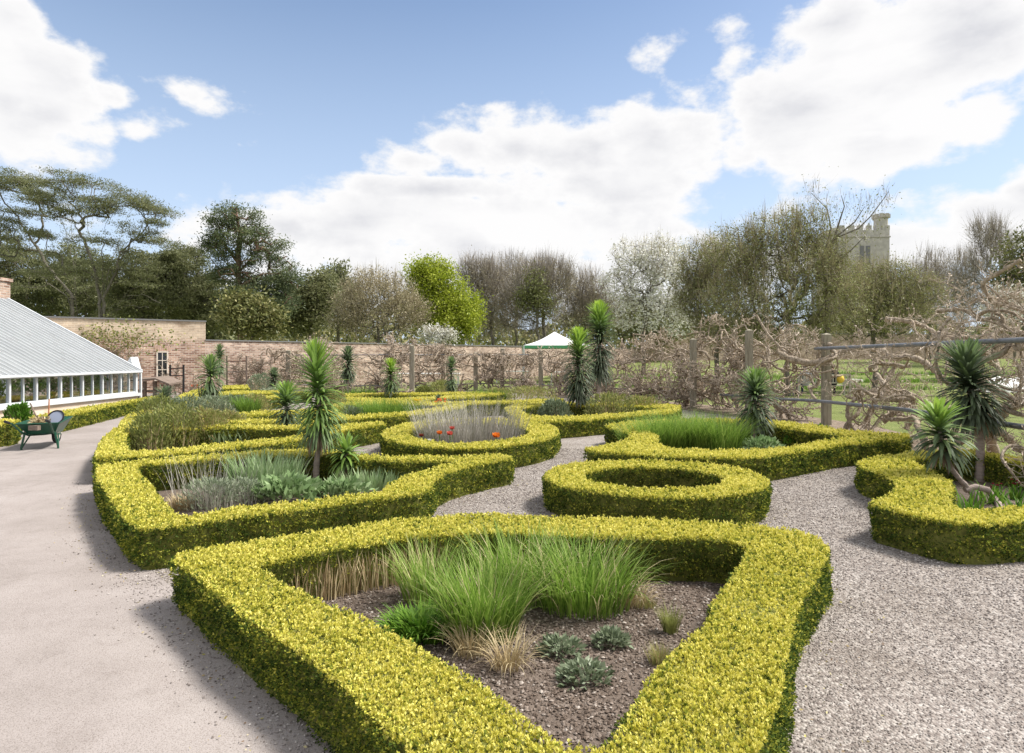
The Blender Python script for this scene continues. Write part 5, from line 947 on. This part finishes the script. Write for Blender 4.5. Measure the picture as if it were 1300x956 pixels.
# fleece-covered rows on the lawn at the right
for k, (px, py, D) in enumerate([(1292, 474, 34.), (1300, 488, 29.)]):
    c = at(px, py, D); z0 = float(terrain_z(np.array(c[0]), np.array(c[1]))); mb = MB(); xs_ = np.linspace(-2.2, 2.2, 24); vs = []
    for x_ in xs_:
        for a in np.linspace(0, math.pi, 9): vs.append((c[0] + x_, c[1] + .6 * math.cos(a), z0 + (.50 + .07 * math.sin(x_ * 4)) * math.sin(a)))
    F_ = [(i_ * 9 + j_, i_ * 9 + j_ + 1, (i_ + 1) * 9 + j_ + 1, (i_ + 1) * 9 + j_) for i_ in range(23) for j_ in range(8)]; mb.add(vs, F_); mb.add(vs[:9], [(0, k_, k_ + 1) for k_ in range(1, 8)]); mb.add(vs[-9:], [(0, k_ + 1, k_) for k_ in range(1, 8)]); mb.build('fleece_tunnel', M['cloth'], smooth=True, label=('farther white fleece tunnel over a vegetable row at the right edge', 'nearer white fleece tunnel over a vegetable row at the right edge')[k], cat='fleece tunnel', group='white fleece tunnels on the lawn', origin=(c[0], c[1], z0))
# vegetable strips on the far lawn
mb = MB()
for (px, D, w_, n, h_) in ((1120, 38, 9, 1600, .45), (1080, 31, 4, 500, .35), (1230, 45, 10, 1400, .4), (800, 34, 6, 900, .3), (920, 42, 8, 800, .4)):
    c = at(px, 452, D); bx = c[0] + rng.uniform(-w_, w_, n); by = D + rng.uniform(-.6, .6, n); bz = terrain_z(bx, by); ribbons(mb, np.column_stack([bx, by, bz]), rng.uniform(0, 6.28, n), .1, rng.uniform(.3, 1, n), h_ * .8 * rng.uniform(.6, 1.2, n), .05, 3, rng.uniform(0, .5, n))
mb.build('vegetable_rows', M['grass'], kind='stuff')

# ------------------------------------------------------------------ church tower
tc_ = at(1098, 452, 120); t = thing('church_tower', 'grey stone church tower with a corner turret rising above the trees', 'tower', (tc_[0], tc_[1], 0)); hw = 4.7; zt = at(0, 292, 120)[2]
mb = MB(); box(mb, (tc_[0] - hw, 120, 0), (tc_[0] + hw, 120 + 2 * hw, zt)); box(mb, (tc_[0] - hw - .15, 119.85, zt - 1.4), (tc_[0] + hw + .15, 120.2 + 2 * hw, zt - 1.15)); mb.build('shaft', M['stone'], t)
for k in range(6):
    x_ = tc_[0] - hw + k * 1.72
    mb = MB(); box(mb, (x_, 120, zt), (x_ + .85, 120.5, zt + .9)); mb.build('merlon', M['stone'], t)
    mb = MB(); box(mb, (tc_[0] - hw, 120.6 + k * 1.5, zt), (tc_[0] - hw + .5, 121.4 + k * 1.5, zt + .9)); mb.build('merlon', M['stone'], t)
tx = at(1123, 452, 120)[0]; zq = at(0, 276, 120)[2]; mb = MB(); a8 = np.linspace(0, 2 * np.pi, 8, endpoint=False) + .39; tube(mb, [(tx, 121.2, zt - 6), (tx, 121.2, zq), (tx, 121.2, zq + .02)], [1.25, 1.25, 1.4], 8)
for a in a8: box(mb, (tx + 1.2 * math.cos(a) - .3, 121.2 + 1.2 * math.sin(a) - .3, zq + .02), (tx + 1.2 * math.cos(a) + .3, 121.2 + 1.2 * math.sin(a) + .3, zq + .8))
mb.build('turret', M['stone'], t)
mb = MB(); box(mb, (tc_[0] - 1.0, 119.95, zt - 7.5), (tc_[0] - .15, 119.99, zt - 3)); box(mb, (tc_[0] + .15, 119.95, zt - 7.5), (tc_[0] + 1.0, 119.99, zt - 3)); mb.build('louvre_window', M['slate'], t)

# ------------------------------------------------------------------ trees
L_dark = leaf_mat('dark_conifer', [(0, (.10, .118, .055)), (.5, (.21, .225, .105)), (1, (.35, .345, .18))], .38)
L_pine = leaf_mat('pine_needles', [(0, (.06, .085, .045)), (.5, (.13, .165, .08)), (1, (.23, .26, .12))], .35)
L_lime = leaf_mat('lime_green', [(0, (.17, .24, .02)), (.5, (.36, .43, .04)), (1, (.54, .57, .10))], .35)
L_brown = leaf_mat('bud_twigs', [(0, (.20, .17, .11)), (.5, (.36, .31, .20)), (1, (.50, .45, .29))], .2)
L_bare = leaf_mat('bare_twigs', [(0, (.19, .165, .14)), (.5, (.32, .285, .245)), (1, (.45, .41, .36))], .1)
L_olive = leaf_mat('spring_leaf', [(0, (.13, .145, .055)), (.5, (.25, .265, .10)), (1, (.39, .41, .17))], .25)
L_white = leaf_mat('blossom', [(0, (.25, .27, .14)), (.25, (.50, .50, .38)), (.6, (.84, .83, .79)), (1, (.88, .87, .85))], .3)
L_yolive = leaf_mat('yellow_olive', [(0, (.08, .10, .035)), (.5, (.19, .20, .065)), (1, (.40, .36, .16))], .2)
def crown_pts(blobs, D, n, depth=.6, shell=.0):
    A_ = np.array([b[2] * b[3] for b in blobs], float); c = rng.choice(len(blobs), n, p=A_ / A_.sum()); B = np.array(blobs, float)[c]
    d = norm(rng.normal(size=(n, 3))); r = rng.random(n) ** (1 / 3.0) if not shell else (1 - shell * rng.random(n)); d = d * r[:, None]; s = D / FPX
    x = (B[:, 0] - 650) * s + d[:, 0] * B[:, 2] * s; z = EYE + (HOR - B[:, 1]) * s + d[:, 2] * B[:, 3] * s; y = D + d[:, 1] * depth * np.sqrt(B[:, 2] * B[:, 3]) * s * 1.1
    return np.stack([x, y, z], -1)
def skeleton(base, pts, r_tip, trunk_top, expo=2.3, zbias=.5, limbs=None):
    """greedy branching: every crown point joins the nearest earlier node that lies below it"""
    nodes_ = [np.array(base, float)]; par = [-1]
    if limbs:
        for P in limbs:
            prev = 0; P = [base] + list(P)
            for a, b_ in zip(P[:-1], P[1:]):
                m_ = max(2, int(np.linalg.norm(b_ - a) / .6))
                for i in range(1, m_ + 1): nodes_.append(a + (b_ - a) * i / m_ + rng.normal(size=3) * .04); par.append(prev); prev = len(nodes_) - 1
        k = 2
    else: k = max(3, int(np.linalg.norm(trunk_top - base) / .9))
    for i in range(1, (k if not limbs else 0) + 1):
        f = i / k; nodes_.append(base * (1 - f) + trunk_top * f + rng.normal(size=3) * .06 * (f < 1)); par.append(i - 1)
    o = pts[np.argsort(np.linalg.norm(pts - trunk_top, axis=1))]; arr = np.zeros((len(o) + len(nodes_) , 3)); arr[:len(nodes_)] = nodes_; m = len(nodes_)
    pr = np.full(len(arr), -1); pr[:m] = par; lo = max(1, k // 2)
    for p in o:
        dv = p - arr[lo:m]; dist = np.linalg.norm(dv, axis=1); cost = dist + zbias * np.maximum(-dv[:, 2] + .15 * dist, 0) * 1.5; j = np.argmin(cost) + lo; arr[m] = p; pr[m] = j; m += 1
    r = np.zeros(m); acc = np.zeros(m)
    for i in range(m - 1, 0, -1):
        r[i] = max(acc[i] ** (1 / expo), r_tip); acc[pr[i]] += r[i] ** expo
    r[0] = max(acc[0] ** (1 / expo), r_tip) * 1.2; kids = np.bincount(pr[1:m], minlength=m); return arr[:m], pr[:m], r, kids
def tree(name, label, D, basepx, blobs, nodes_n=300, r_tip=.02, trunk_top=None, bark='barkgrey', leaf=None, nleaf=9000, lsize=.16, lw=.5, tint=(0, 1), ntwig=0, twl=.8, twig=L_bare, depth=.6, up=.2, spread=.35, cat='tree', group='trees behind the walled garden', flat=1.0, zbias=.5, tww=.02, expo=2.3, shellmix=0.0, droop=0.0, limbs=None, clumps=0, twa=.45):
    base = at(basepx, HOR, D); base[2] = float(terrain_z(np.array(base[0]), np.array(D))) - .1; pts = crown_pts(blobs, D, nodes_n, depth)
    if trunk_top is None: trunk_top = (basepx, np.mean([b[1] + b[3] * .6 for b in blobs]))
    tt = at(trunk_top[0], trunk_top[1], D); t = thing(name, label, cat, base + [0, 0, .1], group)
    arr, pr, r, kids = skeleton(base, pts, r_tip, tt, expo=expo, zbias=zbias, limbs=[[at(a, b, D + dd) for a, b, dd in l] for l in limbs] if limbs else None)
    i = np.arange(1, len(arr)); mid = (arr[i] + arr[pr[i]]) / 2 + rng.normal(size=(len(i), 3)) * .07 * np.linalg.norm(arr[i] - arr[pr[i]], axis=1)[:, None]; rp = np.minimum(r[pr[i]], r[i] * 1.25)
    mb = MB(); rm = (rp + r[i]) / 2; segs(mb, arr[pr[i]], mid, rp, rm, 5); segs(mb, mid, arr[i], rm, r[i], 5); mb.build('trunk', M[bark] if isinstance(bark, str) else bark, t, smooth=True)
    mb = MB(); mats = []
    if leaf is not None:
        mats.append(leaf); cl = arr[kids[:len(arr)] <= 1]; cl = cl[cl[:, 2] > min(p[2] for p in pts) - .2]; k = rng.integers(0, len(cl), nleaf)
        if clumps: cl = cl[rng.permutation(len(cl))[:clumps]]; k = rng.integers(0, len(cl), nleaf)
        ctint = rng.random(len(cl)) * .35 ; P = cl[k] + rng.normal(size=(nleaf, 3)) * spread * np.array([1, 1, flat]); d = rng.normal(size=(nleaf, 3)) * [1, 1, .8] + [0, 0, up]
        l_ = lsize * rng.uniform(.6, 1.3, nleaf); leaves(mb, P, d, l_, l_ * lw, np.clip(tint[0] + (tint[1] - tint[0]) * (rng.random(nleaf) * .65 + ctint[k]), 0, 1), 0)
    if ntwig:
        mats.append(twig); k = rng.integers(len(arr) // 12, len(arr), ntwig); out = norm(arr[k] - tt + [0, 0, .5]); ph = np.arctan2(out[:, 1], out[:, 0]) + rng.normal(size=ntwig) * .7; th = np.arccos(np.clip(out[:, 2], -1, 1)) * .8 + rng.normal(size=ntwig) * twa
        P = arr[k] * 1.0; ribbons(mb, P, ph, th, th + rng.normal(size=ntwig) * .4 + droop, twl * rng.uniform(.4, 1.3, ntwig), tww, 3, rng.random(ntwig), len(mats) - 1, wmin=.55, wob=.5)
    mb.build('crown', mats, t); return t

# flat-topped cedar-like tree, far left
pads = []
for k in range(62):
    px = rng.uniform(-45, 212); top = np.interp(px, [-45, 0, 30, 60, 100, 150, 190, 215], [235, 222, 226, 232, 226, 240, 258, 268]); py = top + 6 + rng.random() ** 1.4 * np.interp(px, [-45, 100, 215], [78, 62, 12]); pads.append((px, py, rng.uniform(12, 22), rng.uniform(1.6, 3.2)))
for (px, py) in [(30, 222), (60, 229), (85, 221), (110, 226), (135, 235), (160, 243), (185, 256), (205, 266), (5, 224), (-20, 230)]: pads.append((px, py + 3, 22, 4))
for k in range(34): pads.append((rng.uniform(-40, 205), rng.uniform(292, 365), rng.uniform(10, 22), rng.uniform(1.8, 3.6)))
half = [p for p in pads if p[0] < 55]; rest = [p for p in pads if p[0] >= 40]
tree('cedar', 'wide flat-topped cedar with bare multiple trunks, second from the left', 44, 128, rest, 900, .011, (132, 345), 'barkgrey', L_dark, 40000, .15, .28, (.0, .85), 0, depth=3.0, up=.35, spread=.26, flat=.35, zbias=.5,
    limbs=[[(126,375,0),(122,345,0),(108,310,.5),(92,275,1),(78,245,1)], [(130,370,0),(129,335,-.5),(134,295,-1),(141,255,-1.5)], [(134,375,0),(146,345,.3),(160,315,.6),(184,290,1),(204,276,1)], [(131,372,0),(139,340,1),(152,305,1.8),(166,262,2.4)], [(128,368,0),(120,325,-1.5),(112,285,-2.5),(105,240,-3)], [(140,392,-.5),(158,378,-1),(180,374,-1),(205,385,-1)], [(142,396,-.5),(165,388,-1),(190,392,-1)], [(150,388,-.5),(165,368,-1),(182,362,-1),(198,364,-1)]])
tree('cedar', 'flat-topped cedar leaning in from the left edge', 46, 100, half, 650, .011, (48, 340), 'barkgrey', L_dark, 28000, .15, .28, (.0, .85), 0, depth=3.0, up=.35, spread=.26, flat=.35, zbias=.5,
    limbs=[[(97,370,0),(92,330,0),(84,295,0),(70,255,.5),(58,235,1)], [(90,375,0),(62,340,0),(38,300,0),(12,262,0),(-5,240,0)], [(94,372,0),(74,325,-1),(52,280,-1.5),(28,240,-2)], [(95,368,0),(96,320,1.5),(88,270,2.5),(70,230,3)], [(88,378,0),(50,350,1),(10,320,2),(-30,270,2)]])
for lab, px, D, bl in (('dark evergreen at the left edge behind the greenhouse roof', 20, 52, [(15, 350, 50, 45), (-20, 340, 50, 60)]), ('dark evergreen between the cedar trunks', 95, 54, [(90, 350, 50, 42), (110, 385, 60, 30)]), ('drooping dark conifer right of the cedar', 180, 47, [(175, 350, 46, 34), (190, 380, 52, 30), (215, 335, 22, 22)]), ('dark conifer below the pine', 250, 49, [(240, 360, 32, 48), (265, 385, 36, 38), (235, 325, 14, 16)])):
    tree('evergreen_tree', lab, D, px, bl, 300, .03, None, 'barkgrey', L_dark, 34000, .20, .35, (0, .85), depth=.7, up=-.1, spread=.34, flat=.45)
tree('scots_pine', 'tall pine with an orange-brown trunk standing above the wall', 46, 305, [(297, 275, 28, 14), (275, 290, 17, 13), (325, 288, 18, 13), (300, 300, 38, 15), (340, 310, 20, 13), (268, 315, 13, 9), (310, 325, 45, 14), (355, 335, 22, 12), (345, 352, 34, 14), (300, 350, 34, 14), (368, 362, 16, 10), (320, 375, 42, 18), (355, 385, 25, 18)], 460, .03, (303, 290), 'pinebark', L_pine, 40000, .19, .32, (0, 1), depth=.9, up=.3, spread=.36, flat=.62, zbias=.1, clumps=170, limbs=[[(304,370,0),(303,330,0),(302,290,0),(300,262,0)], [(304,345,0),(320,325,.5),(338,310,1)], [(303,335,0),(285,310,-.5),(272,295,-1)], [(304,365,0),(330,350,-1),(358,345,-1)], [(304,375,0),(335,372,.8),(366,364,1)], [(303,350,0),(280,345,1),(266,325,1)]])
tree('evergreen_shrub', 'yellow-tinged broad shrub rising over the wall in front of the pine', 37, 318, [(318, 402, 34, 24), (305, 392, 22, 18), (332, 408, 24, 18)], 200, .015, None, 'barkgrey', L_yolive, 11000, .22, .45, (0, 1), depth=.8, spread=.3)
tree('evergreen_tree', 'dark rounded evergreen right of the pine', 50, 395, [(385, 392, 34, 32), (405, 370, 24, 26), (370, 405, 26, 20)], 260, .02, None, 'barkgrey', L_dark, 15000, .26, .45, (.1, 1), depth=.8, spread=.35)
tree('evergreen_tree', 'dark evergreen with a pointed tip left of the round brown tree', 55, 428, [(432, 345, 7, 12), (425, 365, 22, 20), (415, 385, 26, 26), (440, 385, 22, 28)], 260, .02, (432, 345), 'barkgrey', L_dark, 14000, .28, .45, (.05, .8), depth=.8, spread=.35)
tree('budding_tree', 'round brown tree with a fan of fine branches above the wall', 43, 480, [(482, 390, 58, 42), (478, 372, 44, 28), (520, 400, 28, 26), (442, 402, 26, 24)], 900, .010, (480, 415), 'barkgrey', L_brown, 15000, .13, .5, (.2, 1), 3600, .9, L_brown, depth=.8, spread=.28, zbias=.8, tww=.022)
tree('hornbeam', 'bright lime-green tree in fresh leaf', 48, 572, [(550, 352, 26, 20), (565, 375, 34, 28), (585, 395, 26, 26), (570, 412, 38, 20), (535, 347, 18, 14), (545, 388, 34, 30)], 420, .016, (565, 400), 'barkgrey', L_lime, 40000, .17, .6, (0, 1), depth=.8, spread=.36, clumps=210)
for lab, px, D, bl in (('bare tree right behind the lime-green tree', 625, 56, [(620, 365, 34, 34), (600, 350, 24, 22), (630, 395, 34, 30)]), ('dense bare tree with dark ivy in its middle', 690, 52, [(685, 365, 42, 34), (670, 395, 44, 32), (700, 350, 30, 22)]), ('bare tree left of the white blossom', 745, 58, [(745, 375, 30, 30), (730, 395, 36, 30), (760, 395, 26, 28)]), ('wispy bare tree above the long wall', 655, 66, [(650, 350, 40, 24), (640, 380, 60, 34)])):
    tree('bare_tree', lab, D, px, bl, 1000, .012, None, 'barkgrey', L_brown, 9000, .13, .5, (.1, .8), 6500, 1.3, L_bare, depth=.8, spread=.4, zbias=.9, tww=.024)
tree('ivy_clad_tree', 'dark ivy-clad tree among the bare trees', 50, 682, [(680, 365, 12, 26), (672, 380, 16, 18), (690, 385, 14, 18)], 160, .02, None, 'barkgrey', L_olive, 3600, .2, .5, (0, .5), spread=.3)
tree('magnolia', 'tree covered in white blossom right of the tall spiky pair', 46, 818, [(800, 325, 28, 18), (840, 325, 34, 26), (800, 360, 34, 26), (850, 360, 38, 34), (815, 395, 38, 26), (860, 400, 28, 26)], 700, .014, None, 'barkgrey', L_white, 14000, .16, .7, (.15, 1), 2400, .9, L_brown, depth=.8, spread=.26, clumps=330)
tree('magnolia', 'low white-flowering shrub showing over the wall left of centre', 41, 560, [(552, 424, 20, 7), (568, 427, 14, 6)], 160, .008, None, 'barkgrey', L_white, 1800, .14, .6, (.1, .9), 400, .5, L_brown, spread=.2)
tree('magnolia', 'white-flowering shrub at the far right behind the wisteria', 26, 1292, [(1285, 385, 26, 20), (1265, 400, 20, 14)], 260, .008, None, 'barkgrey', L_white, 2600, .09, .6, (.2, .9), 700, .4, L_brown, spread=.16)
# the olive-green twiggy trees in the middle right
for lab, px, D, bl, tp in (('large twiggy tree in young leaf, in the middle of the right-hand trees', 1000, 26, [(985, 305, 55, 34), (1022, 290, 34, 26), (940, 322, 50, 32), (1000, 345, 75, 40), (960, 385, 80, 44), (1040, 375, 60, 50), (1050, 325, 26, 30), (980, 420, 80, 24)], (1000, 395)),
        ('twiggy tree in young leaf right of the blossom tree', 910, 30, [(895, 338, 34, 34), (925, 345, 44, 40), (900, 385, 44, 44), (930, 410, 54, 34), (880, 370, 24, 34)], (912, 400)),
        ('twiggy tree in young leaf below the church tower', 1110, 29, [(1090, 362, 48, 32), (1130, 362, 50, 30), (1100, 395, 70, 40), (1155, 385, 44, 36)], (1108, 415))):
    tree('apple_tree', lab, D, px, bl, 1300, .009, tp, 'barkgrey', L_olive, 34000 if px == 1000 else 24000, .085, .5, (.1, 1), 15000 if px == 1000 else 9000, .75, L_brown, depth=.75, spread=.20, zbias=.3, tww=.012, twa=.9, group='twiggy fruit trees beyond the pergola')
mb = MB(); b0 = at(1048, 310, 26)
t = thing('bare_tree', 'slender bare tree whose long twigs rise left of the church tower', 'tree', at(1050, HOR, 26) - [0, 0, EYE]); b = np.array(t.location); P0 = [b, at(1050, 380, 26), at(1045, 330, 26), at(1060, 300, 26)]
tube(mb, P0, [.12, .09, .06, .045], 6)
for Q in ([at(1045,335,26), at(1062,302,26), at(1090,290,26), at(1105,275,26), at(1120,255,26), at(1128,243,26)], [at(1045,330,26), at(1055,290,26), at(1050,265,26), at(1030,245,26)], [at(1060,300,26), at(1066,280,26), at(1072,262,26), at(1068,248,26)], [at(1062,300,26), at(1085,282,26), at(1098,262,26)], [at(1045,330,26), at(1028,300,26), at(1010,275,26)], [at(1055,340,26), at(1080,318,26), at(1098,300,26)]):
    Q = np.array(Q); tube(mb, Q, np.linspace(.045, .010, len(Q)), 5)
mb.build('trunk', M['barkgrey'], t, smooth=True); mb = MB(); n = 420; src = np.array([at(*p, 26) for p in [(1105,275),(1120,255),(1050,265),(1030,245),(1072,262),(1098,262),(1010,275),(1090,290),(1062,302),(1098,300)]]); k = rng.integers(0, len(src), n); ribbons(mb, src[k] + rng.normal(size=(n, 3)) * .25, rng.uniform(0, 6.28, n), rng.uniform(0, 1.2, n), rng.uniform(0, 1.2, n), rng.uniform(.2, .7, n), .013, 3, rng.random(n), 0, wmin=.6)
leaves(mb, src[k] + rng.normal(size=(n, 3)) * .4, rng.normal(size=(n, 3)), .08, .05, rng.random(n), 1); mb.build('crown', [L_bare, L_olive], t)
for lab, px, D, bl, nl, nt_ in (('bare reddish tree right of the church tower', 1180, 60, [(1180, 345, 26, 22), (1165, 370, 34, 28), (1195, 380, 34, 34)], 3500, 4200), ('bare tree with spreading twigs near the right edge', 1262, 55, [(1255, 300, 24, 18), (1262, 330, 30, 30), (1240, 365, 34, 30)], 800, 4200), ('low bare tree between the two at the right', 1222, 66, [(1222, 345, 26, 22), (1215, 380, 40, 30)], 2600, 3600)):
    tree('bare_tree', lab, D, px, bl, 900, .012, None, 'barkgrey', L_brown, nl, .15, .5, (.1, .9), nt_, 1.5, L_bare, depth=.8, spread=.4, zbias=.9, tww=.024)
tree('evergreen_tree', 'dark olive tree at the right edge', 40, 1300, [(1300, 330, 26, 40), (1290, 370, 26, 34), (1330, 350, 40, 50)], 260, .02, None, 'barkgrey', L_yolive, 11000, .2, .45, (0, .8), 900, .9, L_bare, spread=.3)
tree('evergreen_tree', 'dark leafy tree behind the blossom and the tall spiky pair', 62, 790, [(790, 405, 60, 26), (840, 415, 50, 22)], 240, .02, None, 'barkgrey', L_olive, 7000, .3, .5, (0, .5), 1500, 1.2, L_bare, spread=.5)
# far-off wood closing the horizon
mb = MB(); n = 60000; px = rng.uniform(-250, 1650, n); D = rng.uniform(80, 118, n); top = 400 + 14 * np.sin(px * .021) + 8 * np.sin(px * .057 + 1); py = top + (HOR + 4 - top) * rng.random(n); P = np.stack([(px - 650) / FPX * D, D, EYE + (HOR - py) * D / FPX], -1)
leaves(mb, P, rng.normal(size=(n, 3)) + [0, 0, .3], .75, .40, rng.random(n), 0); k = 14000; ribbons(mb, P[:k], rng.uniform(0, 6.28, k), rng.uniform(0, .6, k), rng.uniform(0, .9, k), rng.uniform(1, 3, k), .06, 3, rng.random(k), 1)
mb.build('distant_woodland', [L_yolive, L_bare], kind='stuff')
for wd in (('woodland_left', -130, 300, 340, 62, 70, 36000, L_dark),):
    nm, a_, b2, tp, D0, D1, n, lm = wd; mb = MB(); px = rng.uniform(a_, b2, n); D = rng.uniform(D0, D1, n); top = tp + 14 * np.sin(px * .05) + 30 * (px > 230); py = top + (HOR - top) * rng.random(n); P = np.stack([(px - 650) / FPX * D, D, EYE + (HOR - py) * D / FPX], -1); leaves(mb, P, rng.normal(size=(n, 3)), .45, .25, rng.random(n) * .8); mb.build('dark_thicket', [lm], kind='stuff')
